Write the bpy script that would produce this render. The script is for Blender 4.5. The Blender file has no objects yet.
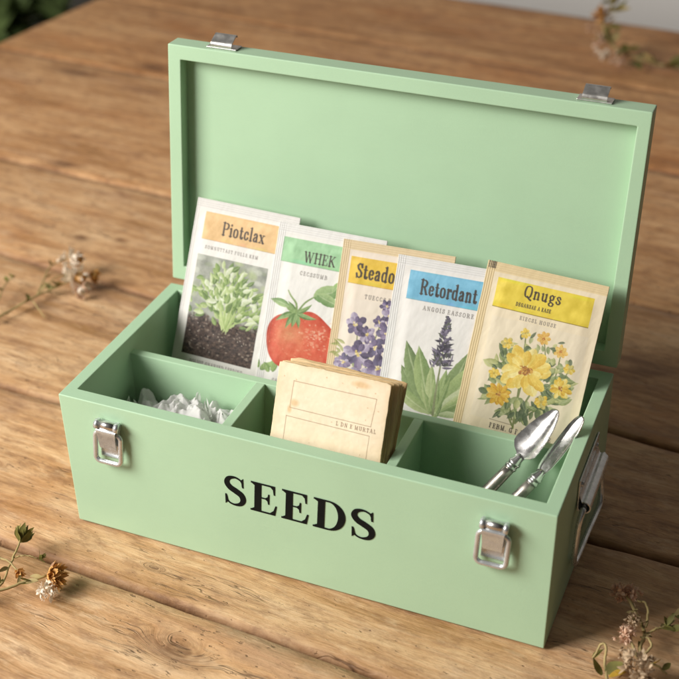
import bpy, bmesh, math, random
import numpy as np
from mathutils import Vector, Matrix

# ------------------------------------------------------------------ camera, world, lamps, exposure
scene = bpy.context.scene
COL = scene.collection
R = math.radians

cam_d = bpy.data.cameras.new("camera")
cam = bpy.data.objects.new("camera", cam_d)
COL.objects.link(cam)
cam_d.sensor_width = 36.0
cam_d.lens = 73.99
cam_d.shift_x = 0.12378
cam_d.shift_y = 0.01162
cam_d.clip_start = 0.02
cam_d.clip_end = 60.0
CAM_R = Matrix(((0.9201259882, -0.2010703360, 0.3360638121),
                (0.3915873151, 0.4608776198, -0.7963988914),
                (0.0052479029, 0.8643856428, 0.5028020684)))
cam.matrix_world = Matrix.Translation((0.45787, -0.719765, 0.636654)) @ CAM_R.to_4x4()
scene.camera = cam
cam_d.dof.use_dof = True
cam_d.dof.focus_distance = 0.985
cam_d.dof.aperture_fstop = 7.5

world = bpy.data.worlds.new("World")
scene.world = world
world.use_nodes = True
wn = world.node_tree
wn.nodes.clear()
w_out = wn.nodes.new("ShaderNodeOutputWorld")
w_bg = wn.nodes.new("ShaderNodeBackground")
w_tc = wn.nodes.new("ShaderNodeTexCoord")
w_dot = wn.nodes.new("ShaderNodeVectorMath"); w_dot.operation = 'DOT_PRODUCT'
w_dot.inputs[1].default_value = (-0.62, -0.60, 0.50)
w_ramp = wn.nodes.new("ShaderNodeValToRGB")
w_ramp.color_ramp.elements[0].position = 0.0
w_ramp.color_ramp.elements[0].color = (0.030, 0.024, 0.018, 1)
w_ramp.color_ramp.elements[1].position = 1.0
w_ramp.color_ramp.elements[1].color = (1.0, 0.95, 0.88, 1)
e = w_ramp.color_ramp.elements.new(0.5); e.color = (0.15, 0.138, 0.125, 1)
w_map = wn.nodes.new("ShaderNodeMapRange")
w_map.inputs['From Min'].default_value = -1.0
w_map.inputs['From Max'].default_value = 1.0
wn.links.new(w_tc.outputs['Generated'], w_dot.inputs[0])
wn.links.new(w_dot.outputs['Value'], w_map.inputs['Value'])
wn.links.new(w_map.outputs['Result'], w_ramp.inputs['Fac'])
wn.links.new(w_ramp.outputs['Color'], w_bg.inputs['Color'])
w_bg.inputs['Strength'].default_value = 0.18
wn.links.new(w_bg.outputs['Background'], w_out.inputs['Surface'])

def area_lamp(name, loc, target, size, energy, color):
    d = bpy.data.lights.new(name, 'AREA')
    d.shape = 'RECTANGLE'; d.size = size[0]; d.size_y = size[1]
    d.energy = energy; d.color = color
    o = bpy.data.objects.new(name, d)
    COL.objects.link(o)
    o.location = loc
    o.rotation_euler = (Vector(target) - Vector(loc)).to_track_quat('-Z', 'Y').to_euler()
    return o
area_lamp("window_light", (-1.08, -0.88, 0.99), (0.12, 0.08, 0.06), (0.95, 0.95), 63.0, (1.0, 0.965, 0.91))

scene.view_settings.view_transform = 'Standard'
scene.view_settings.look = 'None'
scene.view_settings.exposure = 0.0
scene.view_settings.gamma = 1.0
scene.cycles.max_bounces = 8

rng = np.random.default_rng(7)
random.seed(7)

# ------------------------------------------------------------------ helpers
def srgb(r, g, b):
    out = []
    for c in (r, g, b):
        c /= 255.0
        out.append(c / 12.92 if c <= 0.04045 else ((c + 0.055) / 1.055) ** 2.4)
    return tuple(out)

class MB:
    """collects geometry, then links it as one mesh object"""
    def __init__(self):
        self.v = []; self.f = []; self.sm = []; self.mi = []
    def add(self, verts, faces, smooth=False, mi=0):
        n = len(self.v)
        self.v += [tuple(p) for p in verts]
        for f in faces:
            self.f.append(tuple(i + n for i in f)); self.sm.append(smooth); self.mi.append(mi)
    def box(self, lo, hi, bevel=0.0, mi=0):
        c = [(x, y, z) for z in (lo[2], hi[2]) for y in (lo[1], hi[1]) for x in (lo[0], hi[0])]
        self.hexa(c, bevel, mi)
    def hexa(self, c, bevel=0.0, mi=0, seg=2):
        bm = bmesh.new()
        vs = [bm.verts.new(p) for p in c]
        for f in ((0, 2, 3, 1), (4, 5, 7, 6), (0, 1, 5, 4), (1, 3, 7, 5), (3, 2, 6, 7), (2, 0, 4, 6)):
            bm.faces.new([vs[i] for i in f])
        if bevel > 0:
            bmesh.ops.bevel(bm, geom=bm.edges[:], offset=bevel, segments=seg, profile=0.5, affect='EDGES')
        self.from_bm(bm, False, mi)
    def from_bm(self, bm, smooth=False, mi=0):
        bm.verts.index_update()
        self.add([v.co[:] for v in bm.verts], [[v.index for v in f.verts] for f in bm.faces], smooth, mi)
        bm.free()
    def tube(self, pts, radii, seg=8, closed=False, cap=True, mi=0, smooth=True):
        pts = [Vector(p) for p in pts]
        n = len(pts)
        if not hasattr(radii, '__len__'): radii = [radii] * n
        tang = []
        for i in range(n):
            if closed: t = pts[(i + 1) % n] - pts[i - 1]
            else: t = pts[min(i + 1, n - 1)] - pts[max(i - 1, 0)]
            tang.append(t.normalized())
        ref = Vector((0, 0, 1)) if abs(tang[0].z) < 0.9 else Vector((1, 0, 0))
        nrm = (ref - tang[0] * ref.dot(tang[0])).normalized()
        verts = []
        for i in range(n):
            nrm = (nrm - tang[i] * nrm.dot(tang[i])).normalized()
            b = tang[i].cross(nrm)
            for k in range(seg):
                a = 2 * math.pi * k / seg
                verts.append(pts[i] + (nrm * math.cos(a) + b * math.sin(a)) * radii[i])
        faces = []
        m = n if closed else n - 1
        for i in range(m):
            for k in range(seg):
                a, b2 = i * seg + k, i * seg + (k + 1) % seg
                c, d = ((i + 1) % n) * seg + (k + 1) % seg, ((i + 1) % n) * seg + k
                faces.append((a, b2, c, d))
        if cap and not closed:
            faces.append(tuple(range(seg))[::-1]); faces.append(tuple(range((n - 1) * seg, n * seg)))
        self.add(verts, faces, smooth, mi)
    def grid(self, P, smooth=True, mi=0):
        nu, nv = len(P), len(P[0])
        self.add([p for row in P for p in row],
                 [(i * nv + j, (i + 1) * nv + j, (i + 1) * nv + j + 1, i * nv + j + 1) for i in range(nu - 1) for j in range(nv - 1)], smooth, mi)
    def build(self, name, mats, parent=None, origin=(0, 0, 0)):
        me = bpy.data.meshes.new(name)
        o = origin
        me.from_pydata([(p[0] - o[0], p[1] - o[1], p[2] - o[2]) for p in self.v], [], self.f)
        if not isinstance(mats, (list, tuple)): mats = [mats]
        for m in mats: me.materials.append(m)
        me.polygons.foreach_set('use_smooth', self.sm)
        me.polygons.foreach_set('material_index', self.mi)
        me.update()
        ob = bpy.data.objects.new(name, me)
        COL.objects.link(ob)
        if parent: ob.parent = parent
        else: ob.location = o
        return ob

def tag(o, label, cat=None, group=None, kind=None):
    if label: o['label'] = label
    if cat: o['category'] = cat
    if group: o['group'] = group
    if kind: o['kind'] = kind
    return o

def thing(name, loc, label, cat, group=None):
    o = bpy.data.objects.new(name, None)
    o.empty_display_size = 0.02
    COL.objects.link(o)
    o.location = loc
    return tag(o, label, cat, group)

def cat_rom(pts, n):
    pts = np.array(pts, float)
    P = np.vstack([2 * pts[0] - pts[1], pts, 2 * pts[-1] - pts[-2]])
    out = []
    m = len(pts) - 1
    for s in np.linspace(0, m, n):
        i = min(int(s), m - 1); t = s - i
        a, b, c, d = P[i:i + 4]
        out.append(0.5 * (2 * b + (c - a) * t + (2 * a - 5 * b + 4 * c - d) * t * t + (3 * b - a - 3 * c + d) * t ** 3))
    return np.array(out)

def vnoise(x, y, seed=0):
    """smooth value noise, -1..1"""
    xi = np.floor(x).astype(np.int64); yi = np.floor(y).astype(np.int64)
    fx = x - xi; fy = y - yi
    fx = fx * fx * (3 - 2 * fx); fy = fy * fy * (3 - 2 * fy)
    def h(a, b):
        k = (a * 374761393 + b * 668265263 + seed * 1442695041) & 0x7fffffff
        k = ((k ^ (k >> 13)) * 1274126177) & 0x7fffffff
        k = k ^ (k >> 16)
        return (k & 0xffff) / 32767.5 - 1.0
    return (h(xi, yi) * (1 - fx) + h(xi + 1, yi) * fx) * (1 - fy) + (h(xi, yi + 1) * (1 - fx) + h(xi + 1, yi + 1) * fx) * fy

def fbm(x, y, seed=0, octv=4):
    a = 1.0; s = 0.0; t = 0.0
    for k in range(octv):
        s = s + a * vnoise(x * 2 ** k, y * 2 ** k, seed + k * 17); t += a; a *= 0.5
    return s / t

# ------------------------------------------------------------------ materials
class NT:
    def __init__(self, name):
        self.m = bpy.data.materials.new(name); self.m.use_nodes = True
        self.t = self.m.node_tree
        self.b = self.t.nodes['Principled BSDF']
    def n(self, typ, **kw):
        nd = self.t.nodes.new(typ)
        for k, v in kw.items(): setattr(nd, k, v)
        return nd
    def l(self, a, b): self.t.links.new(a, b)
    def math(self, op, a, b=None, clamp=False):
        nd = self.n('ShaderNodeMath', operation=op); nd.use_clamp = clamp
        for i, x in enumerate((a, b)):
            if x is None: continue
            if isinstance(x, (int, float)): nd.inputs[i].default_value = x
            else: self.l(x, nd.inputs[i])
        return nd.outputs[0]
    def noise(self, vec, scale, detail=4.0, rough=0.55, dist=0.0):
        nd = self.n('ShaderNodeTexNoise')
        nd.inputs['Scale'].default_value = scale; nd.inputs['Detail'].default_value = detail
        nd.inputs['Roughness'].default_value = rough; nd.inputs['Distortion'].default_value = dist
        if vec is not None: self.l(vec, nd.inputs['Vector'])
        return nd
    def ramp(self, fac, stops):
        nd = self.n('ShaderNodeValToRGB')
        cr = nd.color_ramp
        cr.elements[0].position = stops[0][0]; cr.elements[0].color = (*stops[0][1], 1)
        cr.elements[1].position = stops[-1][0]; cr.elements[1].color = (*stops[-1][1], 1)
        for p, c in stops[1:-1]:
            el = cr.elements.new(p); el.color = (*c, 1)
        self.l(fac, nd.inputs['Fac'])
        return nd.outputs['Color']
    def mix(self, fac, a, b, blend='MIX'):
        nd = self.n('ShaderNodeMix', data_type='RGBA', blend_type=blend)
        for i, x in ((0, fac), (6, a), (7, b)):
            if isinstance(x, (int, float)): nd.inputs[i].default_value = x
            elif isinstance(x, tuple): nd.inputs[i].default_value = (*x, 1)
            else: self.l(x, nd.inputs[i])
        return nd.outputs[2]
    def smooth(self, x, lo, hi, a=0.0, b=1.0):
        nd = self.n('ShaderNodeMapRange'); nd.interpolation_type = 'SMOOTHSTEP'
        for k, v in (('From Min', lo), ('From Max', hi), ('To Min', a), ('To Max', b)): nd.inputs[k].default_value = v
        self.l(x, nd.inputs['Value'])
        return nd.outputs['Result']
    def scaled(self, vec, s):
        nd = self.n('ShaderNodeVectorMath', operation='MULTIPLY')
        self.l(vec, nd.inputs[0]); nd.inputs[1].default_value = s
        return nd.outputs[0]
    def bump(self, h, strength, dist):
        nd = self.n('ShaderNodeBump')
        nd.inputs['Strength'].default_value = strength; nd.inputs['Distance'].default_value = dist
        self.l(h, nd.inputs['Height']); self.l(nd.outputs['Normal'], self.b.inputs['Normal'])
        return nd
    def obj(self): return self.n('ShaderNodeTexCoord').outputs['Object']

def mat_paint(name, base, rough=0.45, var=0.05):
    k = NT(name); v = k.obj()
    n1 = k.noise(v, 18, 4).outputs['Fac']
    n2 = k.noise(v, 900, 3).outputs['Fac']
    dark = tuple(c * (1 - var * 1.6) for c in base); lite = tuple(min(1, c * (1 + var)) for c in base)
    k.l(k.ramp(n1, [(0.3, dark), (0.7, lite)]), k.b.inputs['Base Color'])
    k.b.inputs['Roughness'].default_value = rough
    k.b.inputs['Specular IOR Level'].default_value = 0.35
    fib = k.noise(k.scaled(v, (40, 500, 500)), 1, 3).outputs['Fac']
    k.bump(k.math('ADD', n2, k.math('MULTIPLY', fib, 0.8)), 0.12, 0.0006)
    return k.m

def mat_metal(name, base, rough=0.25, metal=0.9):
    k = NT(name); v = k.obj()
    k.b.inputs['Metallic'].default_value = metal
    n1 = k.noise(v, 260, 4).outputs['Fac']
    k.l(k.ramp(n1, [(0.3, tuple(c * 0.85 for c in base)), (0.7, base)]), k.b.inputs['Base Color'])
    k.l(k.smooth(k.noise(v, 140, 3).outputs['Fac'], 0.3, 0.7, rough * 0.7, rough * 1.35), k.b.inputs['Roughness'])
    k.bump(k.noise(v, 500, 2).outputs['Fac'], 0.02, 0.0004)
    return k.m

def mat_plain(name, base, rough=0.6, nscale=60, var=0.2, sub=0.0, trans=0.0):
    k = NT(name); v = k.obj()
    n1 = k.noise(v, nscale, 4).outputs['Fac']
    k.l(k.ramp(n1, [(0.25, tuple(c * (1 - var) for c in base)), (0.75, tuple(min(1, c * (1 + var)) for c in base))]), k.b.inputs['Base Color'])
    k.b.inputs['Roughness'].default_value = rough
    if sub: k.b.inputs['Subsurface Weight'].default_value = sub; k.b.inputs['Subsurface Radius'].default_value = (0.004, 0.004, 0.004)
    if trans:
        tr = k.n('ShaderNodeBsdfTranslucent'); mx = k.n('ShaderNodeMixShader')
        tr.inputs['Color'].default_value = (*base, 1); mx.inputs[0].default_value = trans
        k.l(k.b.outputs[0], mx.inputs[1]); k.l(tr.outputs[0], mx.inputs[2])
        k.l(mx.outputs[0], k.t.nodes['Material Output'].inputs['Surface'])
    return k.m

def mat_print(name, rough=0.55):
    k = NT(name); v = k.obj()
    ca = k.n('ShaderNodeVertexColor'); ca.layer_name = 'print'
    n1 = k.noise(v, 90, 4).outputs['Fac']
    k.l(k.mix(1.0, ca.outputs['Color'], k.ramp(n1, [(0.2, (0.97, 0.97, 0.97)), (0.75, (1, 1, 1))]), 'MULTIPLY'), k.b.inputs['Base Color'])
    k.b.inputs['Roughness'].default_value = rough
    k.b.inputs['Specular IOR Level'].default_value = 0.3
    k.bump(k.noise(v, 400, 3).outputs['Fac'], 0.04, 0.0005)
    return k.m

KNOTS = [(0.150, -0.085, 0.030, 0.017), (0.0, -0.128, 0.010, 0.006), (0.036, -0.146, 0.007, 0.004), (-0.565, 0.835, 0.060, 0.022), (-0.480, 0.905, 0.050, 0.026),
         (-0.262, 0.405, 0.020, 0.010), (-0.222, 0.420, 0.012, 0.007), (-0.390, 0.560, 0.028, 0.012), (0.420, 0.355, 0.030, 0.012), (0.090, -0.020, 0.010, 0.004), (-0.095, 0.030, 0.018, 0.007), (0.50, 0.06, 0.03, 0.012), (0.05, 1.05, 0.05, 0.02), (0.62, -0.15, 0.03, 0.012)]
def mat_wood():
    k = NT("old_plank_wood")
    obj = k.obj()
    at = k.n('ShaderNodeAttribute', attribute_name='plank')
    sep = k.n('ShaderNodeSeparateXYZ'); k.l(obj, sep.inputs[0])
    off = k.math('MULTIPLY', at.outputs['Fac'], 7.31)
    comb = k.n('ShaderNodeCombineXYZ')
    k.l(k.math('ADD', sep.outputs[0], k.math('MULTIPLY', off, 1.7)), comb.inputs[0])
    k.l(sep.outputs[1], comb.inputs[1]); k.l(off, comb.inputs[2])
    P = comb.outputs[0]
    # slow waviness of the grain across the plank
    w1 = k.noise(k.scaled(P, (5, 9, 1)), 1, 3).outputs['Fac']
    w2 = k.noise(k.scaled(P, (22, 30, 1)), 1, 3).outputs['Fac']
    warp = k.math('ADD', k.math('MULTIPLY', k.math('SUBTRACT', w1, 0.5), 0.024), k.math('MULTIPLY', k.math('SUBTRACT', w2, 0.5), 0.007))
    # knots where the boards have them (u, v, size along, size across)
    knot = None; core = None; kd = None
    wob = k.math('MULTIPLY', k.math('SUBTRACT', w2, 0.5), 0.55)
    for ku, kv, ra, rb in KNOTS:
        du = k.math('DIVIDE', k.math('SUBTRACT', sep.outputs[0], ku), ra)
        dv = k.math('DIVIDE', k.math('SUBTRACT', sep.outputs[1], kv), rb)
        d = k.math('ADD', k.math('SQRT', k.math('ADD', k.math('MULTIPLY', du, du), k.math('MULTIPLY', dv, dv))), wob)
        kd = d if kd is None else k.math('MINIMUM', kd, d)
    knot = k.smooth(kd, 0.25, 1.25, 1.0, 0.0)
    core = k.smooth(kd, 0.15, 0.55, 1.0, 0.0)
    vv = k.math('ADD', sep.outputs[1], k.math('ADD', warp, k.math('MULTIPLY', knot, 0.016)))
    c2 = k.n('ShaderNodeCombineXYZ'); k.l(comb_x(k, sep, off), c2.inputs[0]); k.l(vv, c2.inputs[1]); k.l(off, c2.inputs[2])
    G = c2.outputs[0]
    fibre = k.noise(k.scaled(G, (26, 300, 1)), 1, 7, 0.68).outputs['Fac']
    band = k.noise(k.scaled(G, (5.5, 44, 1)), 1, 6, 0.64).outputs['Fac']
    big = k.noise(k.scaled(P, (7.0, 13, 1)), 1, 6, 0.66).outputs['Fac']
    pore = k.noise(k.scaled(G, (60, 900, 1)), 1, 4, 0.6).outputs['Fac']
    f = k.math('ADD', k.math('MULTIPLY', band, 0.52), k.math('ADD', k.math('MULTIPLY', fibre, 0.30), k.math('MULTIPLY', big, 0.32)))
    f = k.math('ADD', f, k.math('MULTIPLY', k.math('SUBTRACT', pore, 0.5), 0.10))
    col = k.ramp(f, [(0.34, srgb(104, 72, 42)), (0.45, srgb(152, 114, 72)), (0.55, srgb(188, 148, 107)), (0.64, srgb(210, 175, 134)), (0.78, srgb(226, 197, 160))])
    # orange and grey weathered areas
    t1 = k.noise(k.scaled(P, (2.2, 7, 1)), 1.3, 3).outputs['Fac']
    col = k.mix(k.smooth(t1, 0.52, 0.72, 0.0, 0.35), col, k.mix(1.0, col, srgb(246, 200, 140), 'MULTIPLY'))
    t2 = k.noise(k.scaled(P, (7, 20, 1)), 1.0, 5, 0.65).outputs['Fac']
    col = k.mix(k.smooth(t2, 0.50, 0.70, 0.0, 0.45), col, srgb(168, 136, 112))
    mo = k.noise(k.scaled(P, (55, 120, 1)), 1.0, 6, 0.68).outputs['Fac']
    col = k.mix(k.smooth(mo, 0.44, 0.68, 0.0, 0.46), col, srgb(130, 96, 72))
    mo2 = k.noise(k.scaled(P, (30, 75, 1)), 1.0, 5, 0.7).outputs['Fac']
    col = k.mix(k.smooth(mo2, 0.52, 0.70, 0.0, 0.40), col, srgb(214, 186, 152))
    mo3 = k.noise(k.scaled(P, (13, 34, 1)), 1.0, 6, 0.72, 0.6).outputs['Fac']
    col = k.mix(k.smooth(mo3, 0.54, 0.68, 0.0, 0.50), col, srgb(120, 84, 58))
    # plank-to-plank tone
    tone = k.n('ShaderNodeAttribute', attribute_name='tone')
    col = k.mix(1.0, col, tone.outputs['Color'], 'MULTIPLY')
    # knots with ring lines
    ring = k.math('SINE', k.math('MULTIPLY', kd, 26.0))
    col = k.mix(k.math('MULTIPLY', knot, k.math('ADD', 0.38, k.math('MULTIPLY', ring, 0.14))), col, srgb(112, 74, 46))
    col = k.mix(k.math('MULTIPLY', core, k.smooth(fibre, 0.35, 0.62, 0.75, 0.2)), col, srgb(84, 54, 36))
    # drying cracks and scratches, long thin and broken up
    cr = k.noise(k.scaled(G, (7, 95, 1)), 1, 3, 0.5).outputs['Fac']
    line = k.smooth(k.math('ABSOLUTE', k.math('SUBTRACT', cr, 0.5)), 0.0, 0.013, 1.0, 0.0)
    msk = k.smooth(k.noise(k.scaled(P, (9, 26, 1)), 1, 4, 0.6).outputs['Fac'], 0.54, 0.66)
    crack = k.math('MULTIPLY', line, msk)
    sp = k.noise(k.scaled(P, (120, 330, 1)), 1, 2).outputs['Fac']
    spots = k.math('MULTIPLY', k.smooth(sp, 0.66, 0.73), k.smooth(big, 0.42, 0.58))
    dirt = k.math('MAXIMUM', crack, k.math('MULTIPLY', spots, 0.8))
    col = k.mix(k.math('MULTIPLY', dirt, 0.7), col, srgb(74, 46, 28))
    # grime collected in the joints (attribute set on the worn edges)
    edge = k.n('ShaderNodeAttribute', attribute_name='edge')
    eg = k.math('MULTIPLY', edge.outputs['Fac'], k.smooth(k.noise(k.scaled(P, (14, 60, 1)), 1, 4).outputs['Fac'], 0.25, 0.6, 0.45, 1.0))
    col = k.mix(k.math('MULTIPLY', eg, 0.9), col, k.mix(1.0, col, srgb(150, 132, 118), 'MULTIPLY'))
    k.l(col, k.b.inputs['Base Color'])
    k.l(k.smooth(f, 0.35, 0.75, 0.5, 0.68), k.b.inputs['Roughness'])
    k.b.inputs['Specular IOR Level'].default_value = 0.25
    h = k.math('SUBTRACT', k.math('ADD', k.math('MULTIPLY', fibre, 0.5), k.math('ADD', k.math('MULTIPLY', band, 0.5), k.math('MULTIPLY', pore, 0.25))), k.math('MULTIPLY', dirt, 0.9))
    k.bump(k.math('ADD', h, k.math('MULTIPLY', mo, 0.5)), 0.6, 0.0024)
    return k.m
def comb_x(k, sep, off):
    return k.math('ADD', sep.outputs[0], k.math('MULTIPLY', off, 1.7))

M = {}
M['green'] = mat_paint("sage_green_paint", (0.405, 0.585, 0.395), 0.45, 0.02)
M['ink'] = mat_plain("black_ink", (0.008, 0.008, 0.007), 0.85, 200, 0.2)
M['ink'].node_tree.nodes["Principled BSDF"].inputs["Specular IOR Level"].default_value = 0.1
M['steel'] = mat_metal("polished_steel", (0.68, 0.67, 0.66), 0.24, 0.97)
M['nickel'] = mat_metal("brushed_nickel", (0.62, 0.605, 0.58), 0.38, 0.86)
M['pewter'] = mat_metal("dull_pewter", (0.42, 0.39, 0.35), 0.42, 0.88)
M['latch'] = mat_metal("bright_zinc", (0.70, 0.725, 0.74), 0.28, 0.72)
M['dark'] = mat_plain("dark_recess", (0.02, 0.018, 0.015), 0.6)
M['print'] = mat_print("printed_packet_paper")
M['wood'] = mat_wood()
M['tissue'] = mat_plain("white_tissue", (0.88, 0.87, 0.86), 0.8, 40, 0.02, 0.0, 0.42)
M['aged'] = mat_plain("aged_kraft_paper", srgb(216, 184, 138), 0.75, 35, 0.16)
M['aged2'] = mat_plain("aged_cream_paper", srgb(230, 206, 168), 0.75, 35, 0.12)
M['stem'] = mat_plain("dried_stem", srgb(158, 140, 92), 0.7, 90, 0.3)
M['leafd'] = mat_plain("dried_leaf", srgb(112, 108, 50), 0.65, 120, 0.4, 0, 0.2)
M['leafy'] = mat_plain("yellowed_leaf", srgb(168, 136, 44), 0.65, 120, 0.3, 0, 0.2)
M['petal'] = mat_plain("dried_white_petal", srgb(236, 224, 206), 0.7, 150, 0.15, 0, 0.25)
M['petalp'] = mat_plain("dried_pink_petal", srgb(222, 190, 165), 0.7, 150, 0.25, 0, 0.25)
M['beige'] = mat_plain("dried_beige_petal", srgb(196, 172, 142), 0.75, 150, 0.3, 0, 0.2)
M['brown'] = mat_plain("dried_brown_head", srgb(208, 158, 92), 0.7, 200, 0.35, 0, 0.15)
M['wall'] = mat_plain("grey_plaster", (0.90, 0.86, 0.82), 0.85, 3, 0.05)
M['floor'] = mat_plain("dark_floor", (0.05, 0.04, 0.03), 0.7, 4, 0.3)
M['pot'] = mat_plain("grey_pot", (0.22, 0.23, 0.22), 0.6, 12, 0.15)
M['foliage'] = mat_plain("pot_plant_leaf", (0.17, 0.24, 0.08), 0.6, 20, 0.4, 0, 0.15)
M['soil'] = mat_plain("potting_soil", (0.03, 0.02, 0.012), 0.9, 60, 0.4)

# ------------------------------------------------------------------ setting: floor, wall
mb = MB(); mb.box((-6, -4, -0.80), (6, 2.35, -0.75)); tag(mb.build("floor", M['floor']), "dark floor beneath the table", None, None, 'structure')
mb = MB(); mb.box((-6, 2.352, -0.80), (6, 2.45, 2.6)); tag(mb.build("wall", M['wall']), "plain grey plaster wall behind the table", "wall")

# ------------------------------------------------------------------ table of old planks (local frame turned -5 degrees)
def make_table():
    root = thing("wooden_table", (0, 0, 0), "rustic wooden table of wide worn planks under everything", "table")
    root.rotation_euler = (0, 0, R(-5))
    # seam lines: v at u=-0.1 and slope
    seams = [(-0.33, 0.0), (-0.046, 0.003), (0.131, 0.062), (0.328, -0.040), (0.541, 0.0), (0.875, 0.006), (1.150, -0.01), (1.425, 0.0)]
    V = []; F = []; pid = []; tone = []; edge = []
    u = np.concatenate([np.arange(-0.730, -0.26, 0.012), np.arange(-0.26, 0.55, 0.003), np.arange(0.55, 1.2, 0.02)])
    nu = len(u)
    tones = [(1.12, 1.12, 1.13), (1.10, 1.09, 1.09), (1.04, 1.02, 1.0), (1.08, 1.03, 0.98), (1.14, 1.03, 0.92), (1.14, 0.98, 0.82), (1.12, 0.95, 0.78)]
    for p in range(len(seams) - 1):
        (a0, sa), (b0, sb) = seams[p], seams[p + 1]
        g = 0.0011
        va = a0 + sa * (u + 0.1) + g + 0.0012 * fbm(u * 22, u * 0 + p * 3.1, 11, 4)
        vb = b0 + sb * (u + 0.1) - g + 0.0012 * fbm(u * 22, u * 0 + p * 5.7, 23, 4)
        # worn edges; the front plank has a broad chamfer that narrows to the right
        wa = 0.0022 + 0.0018 * (1 + fbm(u * 14, u * 0 + p, 31, 3))
        wb = 0.0022 + 0.0018 * (1 + fbm(u * 14, u * 0 + p, 37, 3))
        if p == 0: wb = 0.0022 + 0.0036 * np.clip((0.20 - u) / 0.16, 0, 1) * (1 + 0.25 * fbm(u * 30, u * 0, 5, 3))
        nm = 22
        prof = []      # (v, z, edge)
        d = 0.0075
        for vv, zz, ee in ((va, -0.032, 1.0), (va, -d, 1.0), (va + wa * 0.3, -d * 0.42, 0.9), (va + wa * 0.65, -d * 0.13, 0.55), (va + wa, -0.0003, 0.15)):
            prof.append((vv, zz, ee))
        for t in np.linspace(0, 1, nm)[1:-1]:
            prof.append(((va + wa) * (1 - t) + (vb - wb) * t, 0.0, 0.0))
        k2 = 1.0
        for vv, zz, ee in ((vb - wb, -0.0003, 0.15), (vb - wb * 0.65, -d * 0.16, 0.7), (vb - wb * 0.3, -d * 0.45, 0.95), (vb, -d, 1.0), (vb, -0.032, 1.0)):
            prof.append((vv, zz, ee))
        base = len(V)
        m = len(prof)
        for (vv, zz, ee) in prof:
            z = zz + (0.0005 * fbm(u * 9, vv * 26, p * 13 + 3, 3) if zz > -0.02 else 0 * u)
            if ee == 0: z = z - 0.0003
            elif zz > -0.02: z = z - ee * 0.0016 * np.abs(fbm(u * 55, vv * 300, p * 7 + 2, 3)); vv = vv + ee * 0.0009 * fbm(u * 80, zz * 400 + 0 * u, p + 51, 3)
            for i in range(nu):
                V.append((u[i], vv[i], z[i]))
            edge += [ee] * nu; pid += [p + 0.37] * nu; tone += [tones[p]] * nu
        for j in range(m - 1):
            for i in range(nu - 1):
                F.append((base + j * nu + i, base + j * nu + i + 1, base + (j + 1) * nu + i + 1, base + (j + 1) * nu + i))
        F.append(tuple(base + j * nu for j in range(m)))
        F.append(tuple(base + j * nu + nu - 1 for j in range(m))[::-1])
    me = bpy.data.meshes.new("table_top")
    me.from_pydata(V, [], F)
    me.materials.append(M['wood'])
    me.polygons.foreach_set('use_smooth', [len(f) == 4 for f in F])
    a = me.attributes.new('plank', 'FLOAT', 'POINT'); a.data.foreach_set('value', pid)
    a = me.attributes.new('edge', 'FLOAT', 'POINT'); a.data.foreach_set('value', edge)
    a = me.attributes.new('tone', 'FLOAT_COLOR', 'POINT'); a.data.foreach_set('color', np.array([(*t, 1) for t in tone], np.float32).ravel())
    me.update()
    o = bpy.data.objects.new("table_top", me); COL.objects.link(o); o.parent = root
    mb = MB()
    mb.box((-0.66, -0.29, -0.14), (1.15, -0.262, -0.034)); mb.box((-0.66, 1.34, -0.14), (1.15, 1.368, -0.034))
    mb.box((-0.66, -0.260, -0.14), (-0.632, 1.338, -0.034)); mb.box((1.122, -0.260, -0.14), (1.15, 1.338, -0.034))
    mb.build("apron", M['wood'], root)
make_table()

# ------------------------------------------------------------------ green seed box
L0, H0 = 0.36, 0.1076
T3 = lambda a, b, t: tuple(x * (1 - t) + y * t for x, y in zip(a, b))
box = thing("seed_box", (0.18, 0.095, 0.0), "sage green wooden box with open lid, lettered SEEDS on its front", "box")
BO = (0.18, 0.095, 0.0)
z0 = 0.0012
OB = [(0.0124, -0.0004, z0), (0.3633, -0.0020, z0), (0.3645, 0.1850, z0), (0.0112, 0.1865, z0)]
OT = [(0.0012, 0.0014, H0), (0.3601, 0.0002, H0), (0.3599, 0.1885, H0), (-0.0005, 0.1878, H0)]
IT = [(0.0106, 0.0133, H0), (0.3503, 0.0118, H0), (0.3508, 0.1768, H0), (0.0103, 0.1780, H0)]
IB = [(0.0200, 0.0133, 0.010), (0.3525, 0.0110, 0.010), (0.3540, 0.1760, 0.010), (0.0200, 0.1770, 0.010)]
def front_y(x, z):
    t = (x - 0.0012) / 0.3589; s = z / H0
    return (-0.0004 * (1 - t) - 0.0020 * t) * (1 - s) + (0.0014 * (1 - t) + 0.0002 * t) * s
def build_body():
    bm = bmesh.new()
    ob = [bm.verts.new(p) for p in OB]; ot = [bm.verts.new(p) for p in OT]
    it = [bm.verts.new(p) for p in IT]; ib = [bm.verts.new(p) for p in IB]
    bm.faces.new(ob[::-1]); bm.faces.new(ib)
    for i in range(4):
        j = (i + 1) % 4
        bm.faces.new((ob[i], ob[j], ot[j], ot[i]))
        bm.faces.new((ot[i], ot[j], it[j], it[i]))
        bm.faces.new((it[i], it[j], ib[j], ib[i]))
    es = [e for e in bm.edges if not (e.verts[0] in ib and e.verts[1] in ib)]
    bmesh.ops.bevel(bm, geom=es, offset=0.0009, segments=3, profile=0.6, affect='EDGES')
    mb = MB(); mb.from_bm(bm)
    return mb
build_body().build("box_body", M['green'], box, BO)
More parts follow.
